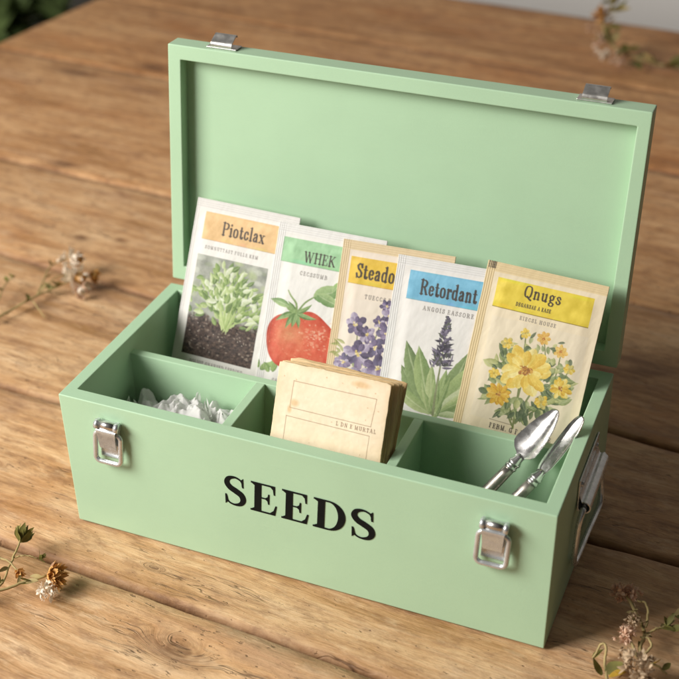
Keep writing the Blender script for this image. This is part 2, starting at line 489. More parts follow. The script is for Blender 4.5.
# dividers 12 mm below the rim
zt = H0 - 0.012
mb = MB(); mb.hexa([(0.0192, 0.0912, 0.0105), (0.3525, 0.0912, 0.0105), (0.0192, 0.0985, 0.0105), (0.3525, 0.0985, 0.0105),
                    (0.0107, 0.0912, zt), (0.3503, 0.0902, zt), (0.0107, 0.0985, zt), (0.3503, 0.0978, zt)], 0.0006)
mb.build("divider", M['green'], box, BO)
for x0, x1 in ((0.1165, 0.1238), (0.2385, 0.2456)):
    mb = MB(); mb.box((x0, 0.0128, 0.0105), (x1, 0.0909, zt - 0.0001), 0.0006); mb.build("divider", M['green'], box, BO)
# raised step the packets stand on, hidden behind the long divider
mb = MB(); mb.box((0.0200, 0.0990, 0.0105), (0.3500, 0.1755, 0.0500), 0.0004); mb.build("raised_step", M['green'], box, BO)

# lid
LA = 0.0161
def lidp(x, h, t):      # x along the box, h up the lid, t towards its back
    return (x, 0.1917 + h * math.sin(LA) + t * math.cos(LA), H0 + 0.0026 + h * math.cos(LA) - t * math.sin(LA))
LT, LH, FW = 0.0172, 0.1962, 0.0105
def build_lid():
    xs = (-0.0008, 0.3603)
    xt = (-0.0012, 0.3580)
    bm = bmesh.new()
    def ring(x0, x1, x2, x3, h0, h1, t):
        return [bm.verts.new(lidp(*q, t)) for q in ((x0, h0), (x1, h0), (x2, h1), (x3, h1))]
    fo = ring(xs[0], xs[1] + 0.0006, xt[1], xt[0], 0.0, LH, 0.0)
    bo = ring(xs[0], xs[1] + 0.0006, xt[1], xt[0], 0.0, LH, LT)
    fi = ring(xs[0] + FW, xs[1] - FW, xt[1] - FW + 0.0015, xt[0] + FW, 0.0122, LH - 0.0112, 0.0)
    di = ring(xs[0] + FW, xs[1] - FW, xt[1] - FW + 0.0015, xt[0] + FW, 0.0122, LH - 0.0112, 0.0112)
    bm.faces.new(bo); bm.faces.new(di[::-1])
    for i in range(4):
        j = (i + 1) % 4
        bm.faces.new((fo[j], fo[i], fi[i], fi[j]))
        bm.faces.new((fi[j], fi[i], di[i], di[j]))
        bm.faces.new((fo[i], fo[j], bo[j], bo[i]))
    bmesh.ops.recalc_face_normals(bm, faces=bm.faces[:])
    es = [e for e in bm.edges if not (e.verts[0] in di and e.verts[1] in di)]
    bmesh.ops.bevel(bm, geom=es, offset=0.0009, segments=3, profile=0.6, affect='EDGES')
    mb = MB(); mb.from_bm(bm)
    return mb
lid = build_lid().build("lid", M['green'], box, BO)
mb = MB(); mb.box((0.02, 0.1885, H0 - 0.012), (0.34, 0.1897, H0 + 0.0), 0); mb.tube([(0.02, 0.1912, H0 + 0.0012), (0.34, 0.1912, H0 + 0.0012)], 0.0013, 10)
mb.build("hinge", M['nickel'], box, BO)

# catches on the lid's top edge
def make_catch(xc):
    w = 0.0085
    def q(x, t, z): # t = from the lid's front face backwards, z = above its top edge
        return lidp(xc + x, LH + z, t)
    mb = MB()
    c = [q(x, t, z) for z in (0.0002, 0.0012) for t in (0.0035, 0.0150) for x in (-w - 0.0035, w + 0.0035)]
    mb.hexa(c, 0.0003)
    hook = MB()
    prof = [(0.0045, 0.0012), (0.0040, 0.0028), (0.0044, 0.0042), (0.0064, 0.0053), (0.0094, 0.0068), (0.0122, 0.0082), (0.0136, 0.0083), (0.0143, 0.0072)]
    pr = cat_rom(prof, 22)
    th = 0.0009
    rows = []
    for s in (0, 1):
        for i, (t, z) in enumerate(pr):
            a = pr[min(i + 1, len(pr) - 1)] - pr[max(i - 1, 0)]; a = a / np.linalg.norm(a)
            nn = np.array([-a[1], a[0]]) * th * s
            rows.append([q(x, t + nn[0], z + nn[1]) for x in np.linspace(-w, w, 5)])
    n = len(pr)
    P = rows[:n] + rows[n:][::-1] + [rows[0]]
    hook.grid(P, False)
    hook.add([r[0] for r in P[:-1]], [tuple(range(len(P) - 1))], False); hook.add([r[-1] for r in P[:-1]], [tuple(range(len(P) - 1))[::-1]], False)
    b = mb.build("catch_plate", M['nickel'], lid, BO)
    hook.build("catch_hook", M['nickel'], lid, BO)
make_catch(0.0412); make_catch(0.3180)

# latches on the front
def rounded_loop(x0, x1, z0_, z1, r, y, n=6):
    pts = []
    for cx, cz, a0 in ((x1 - r, z1 - r, 0), (x0 + r, z1 - r, 90), (x0 + r, z0_ + r, 180), (x1 - r, z0_ + r, 270)):
        for k in range(n + 1):
            a = R(a0 + 90 * k / n)
            pts.append((cx + r * math.cos(a), y, cz + r * math.sin(a)))
    return pts
def make_latch(xc, zc):
    yf = front_y(xc, zc)
    X = lambda x: xc + x
    Y = lambda y: yf - y
    Z = lambda z: zc + z
    root = MB()
    root.box((X(-0.0078), Y(0.0016), Z(-0.0152)), (X(0.0078), Y(0.0001), Z(0.0150)), 0.0004)
    # knuckles and rolled top
    for s in (-1, 1):
        a, b = sorted((s * 0.0062, s * 0.0092))
        root.tube([(X(a), Y(0.0048), Z(0.0135)), (X(b), Y(0.0048), Z(0.0135))], 0.0037, 14)
        root.box((X(a + 0.0004), Y(0.0048), Z(0.0100)), (X(b - 0.0004), Y(0.0014), Z(0.0168)), 0.0003)
    latch = root.build("latch", M['latch'], box, BO)
    ba = MB(); ba.tube([(X(-0.0060), Y(0.0050), Z(0.0140)), (X(0.0060), Y(0.0050), Z(0.0140))], 0.0031, 16)
    ba.build("latch_barrel", M['steel'], latch, BO)
    # lever: bent plate tapering downwards
    lv = MB()
    prof = cat_rom([(0.0052, 0.0122), (0.0076, 0.0108), (0.0080, 0.0085), (0.0068, 0.0030), (0.0056, -0.0035), (0.0050, -0.0060)], 18)
    rows = []
    for s in (0, 1):
        for i, (y, z) in enumerate(prof):
            t = i / (len(prof) - 1)
            w = 0.0082 * (1 - t) + 0.0062 * t
            rows.append([(X(x), Y(y - 0.0010 * s), Z(z)) for x in np.linspace(-w, w, 5)])
    n = len(prof); P = rows[:n] + rows[n:][::-1] + [rows[0]]
    lv.grid(P, False); lv.add([r[0] for r in P[:-1]], [tuple(range(len(P) - 1))], False); lv.add([r[-1] for r in P[:-1]], [tuple(range(len(P) - 1))[::-1]], False)
    lv.build("latch_lever", M['latch'], latch, BO)
    lp = MB()
    pts = rounded_loop(X(-0.0101), X(0.0101), Z(-0.0172), Z(0.0072), 0.0040, 0)
    pts = [(p[0], Y(0.0046 - 0.0008 * (p[2] - zc) / 0.017), p[2]) for p in pts]
    lp.tube(pts, 0.0018, 12, closed=True)
    lp.build("latch_loop", M['latch'], latch, BO)
make_latch(0.0428, 0.0808); make_latch(0.3223, 0.0790)

# carrying handle on the right side
def make_handle():
    sx = lambda z: 0.3645 + (0.3600 - 0.3645) * z / H0
    pl = MB()
    c = []
    for z in (0.064, 0.0885):
        for xo in (0.0001, 0.0013):
            for y in (0.071, 0.1365):
                c.append((sx(z) + xo, y, z))
    pl.hexa([c[0], c[2], c[1], c[3], c[4], c[6], c[5], c[7]], 0.0003)
    for y in (0.0785, 0.129):
        pl.tube([(sx(0.081) + 0.0012, y, 0.0815), (sx(0.081) + 0.0021, y, 0.0815)], 0.0022, 14)
    plate = pl.build("handle", M['latch'], box, BO)
    for y in (0.0785, 0.129):
        s = MB(); s.box((sx(0.081) + 0.00205, y - 0.0016, 0.0812), (sx(0.081) + 0.0022, y + 0.0016, 0.0818)); s.build("screw_slot", M['dark'], plate, BO)
    # rolled sleeve: part of a tube, open towards the box
    sl = MB()
    cx, cz, r = sx(0.068) + 0.0050, 0.0675, 0.0047
    prof = [(sx(0.082) + 0.0016, 0.0765)] + [(cx + r * math.cos(a), cz + r * math.sin(a)) for a in np.linspace(R(118), R(-150), 18)]
    rows = [[(x, y, z) for y in np.linspace(0.0715, 0.1362, 6)] for x, z in prof]
    inn = [[(cx + (x - cx) * 0.8, y, cz + (z - cz) * 0.8) for y in np.linspace(0.0715, 0.1362, 6)] for x, z in prof][::-1]
    P = rows + inn + [rows[0]]
    sl.grid(P, True)
    npf = len(P) - 1; h = len(rows)
    for e_ in (0, -1):
        vs = [r_[e_] for r_ in P[:-1]]
        sl.add(vs, [(i, i + 1, npf - 2 - i, npf - 1 - i) for i in range(h - 1)], False)
    sl.build("sleeve", M['latch'], plate, BO)
    bl = MB()
    pts = cat_rom([(cx, 0.0660, cz), (cx - 0.0006, 0.0625, 0.060), (sx(0.04) + 0.0033, 0.0612, 0.043), (sx(0.028) + 0.0030, 0.0632, 0.028), (sx(0.024) + 0.0034, 0.0700, 0.0235),
                   (sx(0.024) + 0.0045, 0.102, 0.0238), (sx(0.024) + 0.0060, 0.134, 0.0245), (sx(0.03) + 0.0060, 0.1425, 0.030), (cx + 0.0002, 0.1450, 0.045), (cx, 0.1442, 0.060), (cx, 0.1410, cz)], 60)
    pts = [(cx, 0.075, cz)] + [tuple(p) for p in pts] + [(cx, 0.132, cz)]
    bl.tube(pts, 0.0021, 12)
    bl.build("bail", M['latch'], plate, BO)
make_handle()

# ------------------------------------------------------------------ lettering SEEDS
def ribbon(pts, wid, n=40):
    p = cat_rom(pts, n); w = np.interp(np.linspace(0, 1, n), np.linspace(0, 1, len(wid)), wid)
    t = np.gradient(p, axis=0); t /= np.linalg.norm(t, axis=1)[:, None]
    nn = np.stack([-t[:, 1], t[:, 0]], 1) * (w / 2)[:, None]
    return [[tuple(a), tuple(b)] for a, b in zip(p + nn, p - nn)]
def rect(x0, y0, x1, y1): return [(x0, y0), (x1, y0), (x1, y1), (x0, y1)]
GE = dict(w=0.76, poly=[rect(0.11, 0.055, 0.310, 0.945), rect(0, 0, 0.72, 0.06), rect(0, 0.94, 0.70, 1.0),
      [(0.70, 1.0), (0.56, 0.945), (0.64, 0.86), (0.665, 0.69), (0.705, 0.69)], [(0.72, 0), (0.765, 0.34), (0.722, 0.34), (0.67, 0.16), (0.57, 0.058)],
      rect(0.30, 0.480, 0.49, 0.530), [(0.545, 0.33), (0.545, 0.68), (0.508, 0.68), (0.49, 0.58), (0.43, 0.532), (0.43, 0.478), (0.49, 0.43), (0.508, 0.33)],
      [(0.02, 0.055), (0.11, 0.055), (0.11, 0.12)], [(0.02, 0.945), (0.11, 0.88), (0.11, 0.945)]], rib=[])
def arc(cx, cy, rx, ry, a0, a1, n=26): return [(cx + rx * math.copysign(abs(math.cos(a)) ** 0.9, math.cos(a)), cy + ry * math.sin(a)) for a in np.linspace(R(a0), R(a1), n)]
GD = dict(w=0.90, poly=[rect(0.12, 0.055, 0.320, 0.945), rect(0, 0, 0.42, 0.06), rect(0, 0.94, 0.42, 1.0), [(0.02, 0.055), (0.12, 0.055), (0.12, 0.12)], [(0.02, 0.945), (0.12, 0.88), (0.12, 0.945)]],
      rib=[[[a, b] for a, b in zip(arc(0.40, 0.5, 0.50, 0.5, 90, -90), arc(0.40, 0.5, 0.295, 0.446, 90, -90))]])
S_pts = [(0.575, 0.70), (0.545, 0.87), (0.36, 0.965), (0.165, 0.905), (0.105, 0.745), (0.20, 0.60), (0.37, 0.51), (0.545, 0.40), (0.60, 0.235), (0.52, 0.085), (0.33, 0.03), (0.155, 0.10), (0.095, 0.30)]
S_w = [0.045, 0.048, 0.065, 0.13, 0.165, 0.185, 0.20, 0.19, 0.17, 0.125, 0.062, 0.048, 0.045]
GS = dict(w=0.70, poly=[[(0.595, 0.99), (0.61, 0.66), (0.565, 0.66), (0.545, 0.80), (0.50, 0.89)], [(0.07, 0.005), (0.055, 0.345), (0.10, 0.345), (0.125, 0.20), (0.17, 0.11)]], rib=[ribbon(S_pts, S_w, 60)])
def lettering():
    mb = MB(); eps = 0
    cap = 0.0243
    for g, xl, wm in ((GS, 0.1305, 0.0176), (GE, 0.1512, 0.0196), (GE, 0.1744, 0.0198), (GD, 0.1976, 0.0232), (GS, 0.2240, 0.0187)):
        sx = wm / (g['w'] if g is not GS else 0.70)
        for poly in g['poly']:
            eps += 1
            vs = [(xl + p[0] * sx, 0, 0.0513 + p[1] * cap) for p in poly]
            vs = [(x, front_y(x, z) - 0.00018 - eps * 4e-6, z) for x, _, z in vs]
            mb.add(vs, [tuple(range(len(vs)))])
        for rib in g['rib']:
            eps += 1
            P = [[(xl + p[0] * sx, front_y(xl + p[0] * sx, 0.0513 + p[1] * cap) - 0.00018 - eps * 4e-6, 0.0513 + p[1] * cap) for p in row] for row in rib]
            mb.grid(P, False)
    mb.build("lettering", M['ink'], box, BO)
lettering()

# ------------------------------------------------------------------ printed paper: a canvas painted into a fine mesh
class Canvas:
    def __init__(self, w, h, base, res=3.0):
        self.w, self.h = w, h
        self.nx, self.ny = int(w * res) + 1, int(h * res) + 1
        self.xs = np.linspace(0, w, self.nx); self.ys = np.linspace(0, h, self.ny)
        self.X, self.Y = np.meshgrid(self.xs, self.ys)
        self.c = np.zeros((self.ny, self.nx, 3)) + np.array(base, float)
        self.clip = None
    def sl(self, x0, x1, y0, y1):
        i0, i1 = np.searchsorted(self.ys, (y0, y1)); j0, j1 = np.searchsorted(self.xs, (x0, x1))
        return slice(max(i0 - 1, 0), i1 + 1), slice(max(j0 - 1, 0), j1 + 1)
    def blend(self, s, a, col):
        X, Y = self.X[s], self.Y[s]
        if self.clip is not None:
            x0, x1, y0, y1 = self.clip
            a = a * ((X >= x0) & (X <= x1) & (Y >= y0) & (Y <= y1))
        self.c[s] = self.c[s] * (1 - a[..., None]) + np.asarray(col, float) * a[..., None]
    def rect(self, x0, y0, x1, y1, col, alpha=1.0, noise=0.0, seed=0):
        s = self.sl(x0, x1, y0, y1); X, Y = self.X[s], self.Y[s]
        a = ((X >= x0) & (X <= x1) & (Y >= y0) & (Y <= y1)) * alpha
        col = np.zeros(X.shape + (3,)) + np.array(col, float)
        if noise: col = col + noise * fbm(X * 0.16, Y * 0.16, seed, 5)[..., None]
        self.blend(s, a, col)
    def stroke(self, pts, w, col, alpha=1.0, col2=None, vein=None, soft=0.3, mode='t'):
        pts = np.array(pts, float); n = len(pts)
        w = np.broadcast_to(np.array(w, float), (n,)) if np.ndim(w) == 0 else np.interp(np.linspace(0, 1, n), np.linspace(0, 1, len(w)), w)
        m = w.max() / 2 + 1
        s = self.sl(pts[:, 0].min() - m, pts[:, 0].max() + m, pts[:, 1].min() - m, pts[:, 1].max() + m)
        X, Y = self.X[s], self.Y[s]
        if X.size == 0: return
        best = np.full(X.shape, 1e9); T = np.zeros(X.shape); D = np.zeros(X.shape)
        for i in range(n - 1):
            a, b = pts[i], pts[i + 1]; d = b - a; L2 = d @ d + 1e-12
            t = np.clip(((X - a[0]) * d[0] + (Y - a[1]) * d[1]) / L2, 0, 1)
            qx, qy = X - a[0] - t * d[0], Y - a[1] - t * d[1]
            r = np.sqrt(qx * qx + qy * qy)
            hw = (w[i] * (1 - t) + w[i + 1] * t) / 2
            sd = r - hw
            u = sd < best
            best = np.where(u, sd, best); T = np.where(u, (i + t) / (n - 1), T)
            sign = np.sign(d[0] * qy - d[1] * qx)
            D = np.where(u, sign * r / (hw + 1e-6), D)
        A = np.clip(0.5 - best / soft, 0, 1) * alpha
        c = np.zeros(X.shape + (3,)) + np.array(col, float)
        if col2 is not None:
            k = T if mode == 't' else np.clip(D * 0.5 + 0.5, 0, 1)
            c = c * (1 - k[..., None]) + np.array(col2, float) * k[..., None]
        if vein is not None:
            v = np.clip(1 - np.abs(D) / 0.16, 0, 1) * 0.6
            c = c * (1 - v[..., None]) + np.array(vein, float) * v[..., None]
        c = c + 9 * fbm(X * 0.9, Y * 0.9, 3, 3)[..., None]
        self.blend(s, A, c)
    def leaf(self, x, y, ang, ln, wd, c1, c2, bend=0.0, vein=None, alpha=1.0, tip=0.8, mode='side'):
        a = R(ang); d = np.array([math.cos(a), -math.sin(a)]); nn = np.array([d[1], -d[0]])
        t = np.linspace(0, 1, 9)
        pts = [(x + d[0] * ln * q + nn[0] * bend * ln * q * q, y + d[1] * ln * q + nn[1] * bend * ln * q * q) for q in t]
        self.stroke(pts, [0.2] + [wd * math.sin(math.pi * q ** tip) for q in t[1:-1]] + [0.15], c1, alpha, c2, vein, mode=mode)
    def blob(self, x, y, rx, ry, col, alpha=1.0, soft=0.3):
        s = self.sl(x - rx * 1.5 - 1, x + rx * 1.5 + 1, y - ry * 1.5 - 1, y + ry * 1.5 + 1); X, Y = self.X[s], self.Y[s]
        if X.size == 0: return
        r = np.sqrt(((X - x) / rx) ** 2 + ((Y - y) / ry) ** 2)
        A = np.clip((1 - r) / soft + 0.5, 0, 1) * alpha
        self.blend(s, A, np.zeros(X.shape + (3,)) + np.array(col, float))
    def text(self, s, x, y, size, col, tw=0.17, th=0.075, cond=0.8, track=0.1, alpha=1.0, skip=0):
        """y = baseline, size = cap height"""
        for ch in s:
            if ch == ' ': x += 0.45 * size * cond; continue
            wd, strokes = FONT[ch]
            for kind, pts in strokes:
                P = [(x + p[0] * size * cond, y - p[1] * size) for p in (cat_rom(pts, 11) if len(pts) > 2 and kind != 'l' else pts)]
                wv = {'T': tw, 't': th, 'l': th}.get(kind)
                if kind == 'c':      # curved: thick in the vertical parts
                    q = np.array(P); g = np.gradient(q, axis=0); ww = [size * (th + (tw - th) * abs(v[1]) / (np.linalg.norm(v) + 1e-9)) for v in g]
                    self.stroke(P, ww, col, alpha)
                else: self.stroke(P, wv * size, col, alpha)
            x += (wd + track) * size * cond
        return x

def sf(x, y, w=0.14): return ('t', [(x - w, y + 0.03), (x + w, y + 0.03)])
FONT = {
 'P': (0.68, [('T', [(.18, 0), (.18, 1)]), sf(.18, 0), sf(.12, .94, .1), ('c', [(.18, .96), (.45, .96), (.62, .86), (.64, .72), (.56, .56), (.42, .49), (.18, .49)])]),
 'R': (0.78, [('T', [(.18, 0), (.18, 1)]), sf(.18, 0), sf(.12, .94, .1), ('c', [(.18, .96), (.45, .96), (.60, .86), (.62, .74), (.54, .58), (.42, .51), (.18, .51)]), ('T', [(.42, .5), (.66, .04)]), sf(.68, 0, .1)]),
 'B': (0.74, [('T', [(.18, 0), (.18, 1)]), sf(.12, 0, .1), sf(.12, .94, .1), ('c', [(.18, .96), (.45, .96), (.58, .86), (.58, .68), (.45, .53), (.18, .52)]), ('c', [(.2, .52), (.5, .5), (.66, .36), (.64, .14), (.48, .04), (.18, .04)])]),
 'S': (0.60, [('c', [(.52, .74), (.46, .92), (.28, .97), (.12, .86), (.12, .68), (.28, .55), (.46, .44), (.54, .28), (.48, .10), (.30, .02), (.12, .09), (.06, .28)]), ('t', [(.54, .98), (.53, .70)]), ('t', [(.06, .0), (.06, .30)])]),
 'E': (0.64, [('T', [(.18, 0), (.18, 1)]), ('t', [(.04, .03), (.58, .03), (.60, .26)][:2]), ('t', [(.59, .03), (.60, .26)]), ('t', [(.04, .97), (.55, .97)]), ('t', [(.55, .97), (.56, .74)]), ('t', [(.18, .51), (.42, .51)]), ('t', [(.42, .38), (.42, .64)])]),
 'F': (0.60, [('T', [(.18, 0), (.18, 1)]), sf(.18, 0), ('t', [(.04, .97), (.55, .97)]), ('t', [(.55, .97), (.56, .74)]), ('t', [(.18, .51), (.42, .51)])]),
 'H': (0.80, [('T', [(.18, 0), (.18, 1)]), ('T', [(.64, 0), (.64, 1)]), sf(.18, 0), sf(.64, 0), sf(.18, .94), sf(.64, .94), ('t', [(.18, .51), (.64, .51)])]),
 'K': (0.78, [('T', [(.18, 0), (.18, 1)]), sf(.18, 0), sf(.18, .94), ('t', [(.20, .40), (.62, .95)]), sf(.62, .94, .1), ('T', [(.34, .58), (.66, .05)]), sf(.68, 0, .1)]),
 'W': (1.05, [('T', [(.10, .98), (.32, .02)]), ('t', [(.32, .02), (.52, .98)]), ('T', [(.50, .98), (.72, .02)]), ('t', [(.72, .02), (.94, .98)]), sf(.10, .94, .1), sf(.94, .94, .1), sf(.5, .94, .08)]),
 'Q': (0.78, [('c', [(.38, .98), (.16, .88), (.09, .5), (.16, .12), (.38, .02)]), ('c', [(.38, .98), (.60, .88), (.67, .5), (.60, .12), (.38, .02)]), ('T', [(.36, .10), (.52, -.06), (.70, -.16)])]),
 'O': (0.76, [('c', [(.38, .98), (.16, .88), (.09, .5), (.16, .12), (.38, .02)]), ('c', [(.38, .98), (.60, .88), (.67, .5), (.60, .12), (.38, .02)])]),
 'C': (0.66, [('c', [(.58, .72), (.50, .93), (.36, .98), (.16, .86), (.09, .5), (.16, .12), (.38, .02), (.54, .10), (.60, .28)])]),
 'G': (0.74, [('c', [(.58, .72), (.50, .93), (.36, .98), (.16, .86), (.09, .5), (.16, .12), (.38, .02), (.58, .10)]), ('T', [(.58, .02), (.58, .42)]), sf(.55, .40, .12)]),
 'D': (0.78, [('T', [(.18, 0), (.18, 1)]), ('c', [(.04, .97), (.40, .97), (.60, .84), (.68, .5), (.60, .16), (.40, .03), (.04, .03)])]),
 'A': (0.74, [('t', [(.08, .02), (.36, 1)]), ('T', [(.36, 1), (.64, .02)]), ('t', [(.18, .34), (.56, .34)]), sf(.08, 0, .1), sf(.64, 0, .1)]),
 'M': (0.92, [('t', [(.14, 0), (.14, 1)]), ('T', [(.14, 1), (.45, .05)]), ('t', [(.45, .05), (.74, 1)]), ('T', [(.76, 0), (.76, 1)]), sf(.14, 0, .1), sf(.76, 0, .1)]),
 'N': (0.80, [('t', [(.14, 0), (.14, 1)]), ('T', [(.14, 1), (.64, .02)]), ('t', [(.64, 0), (.64, 1)]), sf(.14, 0, .1), sf(.64, .94, .1)]),
 'I': (0.36, [('T', [(.18, 0), (.18, 1)]), sf(.18, 0), sf(.18, .94)]),
 'T': (0.66, [('T', [(.33, 0), (.33, 1)]), sf(.33, 0), ('t', [(.05, .97), (.61, .97)]), ('t', [(.05, .97), (.04, .72)]), ('t', [(.61, .97), (.62, .72)])]),
 'L': (0.60, [('T', [(.18, 0), (.18, 1)]), sf(.18, .94), ('t', [(.04, .03), (.55, .03)]), ('t', [(.55, .03), (.57, .28)])]),
 'U': (0.76, [('c', [(.16, 1), (.16, .3), (.24, .07), (.40, .02), (.56, .07), (.62, .3), (.62, 1)]), sf(.16, .94, .1), sf(.62, .94, .1)]),
 'i': (0.34, [('T', [(.18, 0), (.18, .62)]), sf(.18, 0), sf(.10, .57, .07), ('T', [(.18, .86), (.18, .90)])]),
 'l': (0.34, [('T', [(.18, 0), (.18, 1)]), sf(.18, 0), sf(.10, .94, .07)]),
 'o': (0.56, [('c', [(.27, .64), (.12, .56), (.08, .32), (.12, .08), (.27, .01)]), ('c', [(.27, .64), (.42, .56), (.46, .32), (.42, .08), (.27, .01)])]),
 't': (0.42, [('T', [(.18, .12), (.18, .84)]), ('t', [(.03, .60), (.36, .60)]), ('c', [(.18, .14), (.22, .03), (.32, .02), (.38, .12)])]),
 'c': (0.48, [('c', [(.40, .48), (.36, .60), (.25, .64), (.12, .54), (.08, .32), (.12, .09), (.26, .01), (.38, .08), (.42, .18)])]),
 'e': (0.52, [('c', [(.09, .34), (.42, .34), (.40, .54), (.27, .64), (.13, .56), (.08, .32), (.13, .08), (.28, .01), (.43, .14)])]),
 'a': (0.54, [('c', [(.10, .50), (.18, .62), (.30, .63), (.37, .50)]), ('T', [(.38, .50), (.38, .05)]), sf(.42, 0, .07), ('c', [(.37, .38), (.20, .34), (.09, .22), (.10, .06), (.22, .02), (.37, .14)])]),
 'd': (0.60, [('T', [(.44, 0), (.44, 1)]), sf(.36, .94, .07), sf(.50, 0, .07), ('c', [(.42, .54), (.28, .63), (.13, .55), (.08, .32), (.13, .08), (.28, .01), (.42, .12)])]),
 'n': (0.62, [('T', [(.14, 0), (.14, .62)]), sf(.14, 0, .11), sf(.08, .57, .06), ('c', [(.15, .48), (.28, .62), (.40, .60), (.46, .44), (.46, .03)]), sf(.46, 0, .11)]),
 'r': (0.44, [('T', [(.14, 0), (.14, .62)]), sf(.14, 0, .11), sf(.08, .57, .06), ('c', [(.15, .44), (.24, .58), (.36, .62), (.40, .52)])]),
 'u': (0.62, [('c', [(.14, .62), (.14, .2), (.22, .03), (.34, .04), (.44, .18)]), ('T', [(.46, 0), (.46, .62)]), sf(.08, .57, .06), sf(.40, .57, .06), sf(.52, 0, .07)]),
 'g': (0.56, [('c', [(.26, .64), (.12, .56), (.10, .42), (.16, .28), (.27, .24)]), ('c', [(.26, .64), (.38, .56), (.40, .42), (.36, .28), (.27, .24)]), ('t', [(.40, .58), (.52, .62)]), ('c', [(.20, .24), (.12, .14), (.30, .04), (.46, -.04), (.42, -.22), (.24, -.27), (.08, -.18), (.12, -.02), (.24, .04)])]),
 's': (0.46, [('c', [(.38, .48), (.33, .60), (.21, .64), (.10, .56), (.11, .43), (.24, .34), (.37, .25), (.40, .12), (.30, .02), (.18, .01), (.08, .10), (.06, .18)])]),
 'x': (0.58, [('T', [(.10, .60), (.46, .02)]), ('t', [(.44, .60), (.10, .02)]), sf(.10, .57, .1), sf(.46, .57, .1), sf(.10, 0, .1), sf(.46, 0, .1)]),
 '.': (0.26, [('T', [(.12, .05), (.12, .07)])]),
}
INK = (72, 64, 60)

def paint_photo(cv):
    x0, x1, y0, y1 = 8.0, 68.5, 43.5, 124.0
    cv.clip = (x0, x1, y0, y1)
    r = random.Random(3)
    s = cv.sl(x0, x1, y0, y1); X, Y = cv.X[s], cv.Y[s]
    n = fbm(X * 0.12, Y * 0.12, 5, 5)
    bg = np.stack([158 + 46 * n, 162 + 44 * n, 150 + 42 * n], -1)
    cv.blend(s, np.ones(X.shape), bg)
    for k in range(60):                      # out of focus seedlings behind
        x, y = r.uniform(8, 68), r.uniform(44, 78)
        c = r.choice([(206, 214, 190), (170, 188, 130), (140, 152, 120), (222, 226, 212), (186, 200, 150)])
        cv.blob(x, y, r.uniform(1.5, 4), r.uniform(1.2, 3), c, 0.55, 0.7)
    # soil
    ed = 90 + 4.0 * fbm(X * 0.2, X * 0, 9, 3)
    A = np.clip((Y - ed) / 5, 0, 1)
    n1 = fbm(X * 0.55, Y * 0.55, 21, 4); n2 = fbm(X * 1.6, Y * 1.6, 22, 3)
    so = np.stack([66 + 34 * n1 + 44 * n2, 49 + 27 * n1 + 36 * n2, 43 + 22 * n1 + 30 * n2], -1)
    cv.blend(s, A, so)
    for k in range(230):
        x, y = r.uniform(8, 68), r.uniform(90, 123)
        c = r.choice([(120, 98, 84), (40, 28, 26), (92, 70, 58), (30, 22, 22), (158, 140, 124)])
        cv.blob(x, y, r.uniform(0.4, 1.5), r.uniform(0.3, 1.0), c, 0.8, 0.6)
    for k in range(26):
        cv.blob(r.uniform(10, 66), r.uniform(93, 122), r.uniform(0.3, 0.6), r.uniform(0.2, 0.5), (214, 200, 184), 0.9, 0.6)
    greens = [((196, 214, 140), (132, 164, 84)), ((222, 232, 188), (168, 192, 116)), ((158, 186, 98), (100, 134, 62)), ((236, 240, 220), (196, 212, 160)), ((120, 152, 76), (84, 112, 56))]
    for k in range(24):                      # stems
        a = r.uniform(38, 142); ln = r.uniform(22, 44)
        t = np.linspace(0, 1, 8); d = (math.cos(R(a)), -math.sin(R(a)))
        pts = [(41 + r.uniform(-1.4, 1.4) + d[0] * ln * q * (0.35 + 0.65 * q), 101 + d[1] * ln * q) for q in t]
        cv.stroke(pts, [1.7, 1.1], r.choice([(186, 208, 128), (212, 224, 170), (150, 180, 96)]), 1, (150, 178, 96))
    for k in range(230):
        a = r.gauss(90, 44); rad = abs(r.gauss(31, 10))
        if rad > 52: continue
        x = 41 + 0.80 * rad * math.cos(R(a)); y = 97 - rad * 0.92 * math.sin(R(a))
        if y > 98: continue
        c1, c2 = r.choice(greens)
        cv.leaf(x, y, a + r.uniform(-55, 55), r.uniform(5, 10.5), r.uniform(2.2, 4.8), c1, c2, r.uniform(-.3, .3), r.choice([None, (228, 234, 196)]), 0.95)
    for k in range(9): cv.leaf(41 + r.uniform(-2, 2), 101, 90 + (k - 4) * 7, 20 + r.uniform(-3, 4), 2.1, (206, 222, 150), (156, 184, 100), (k - 4) * -0.03, None, 1, 0.9)
    for k in range(14):
        cv.leaf(41 + r.uniform(-4, 4), 102 + r.uniform(-1, 2), r.uniform(0, 180), r.uniform(2, 5), 1.2, (54, 40, 34), (84, 64, 52))
    cv.clip = None

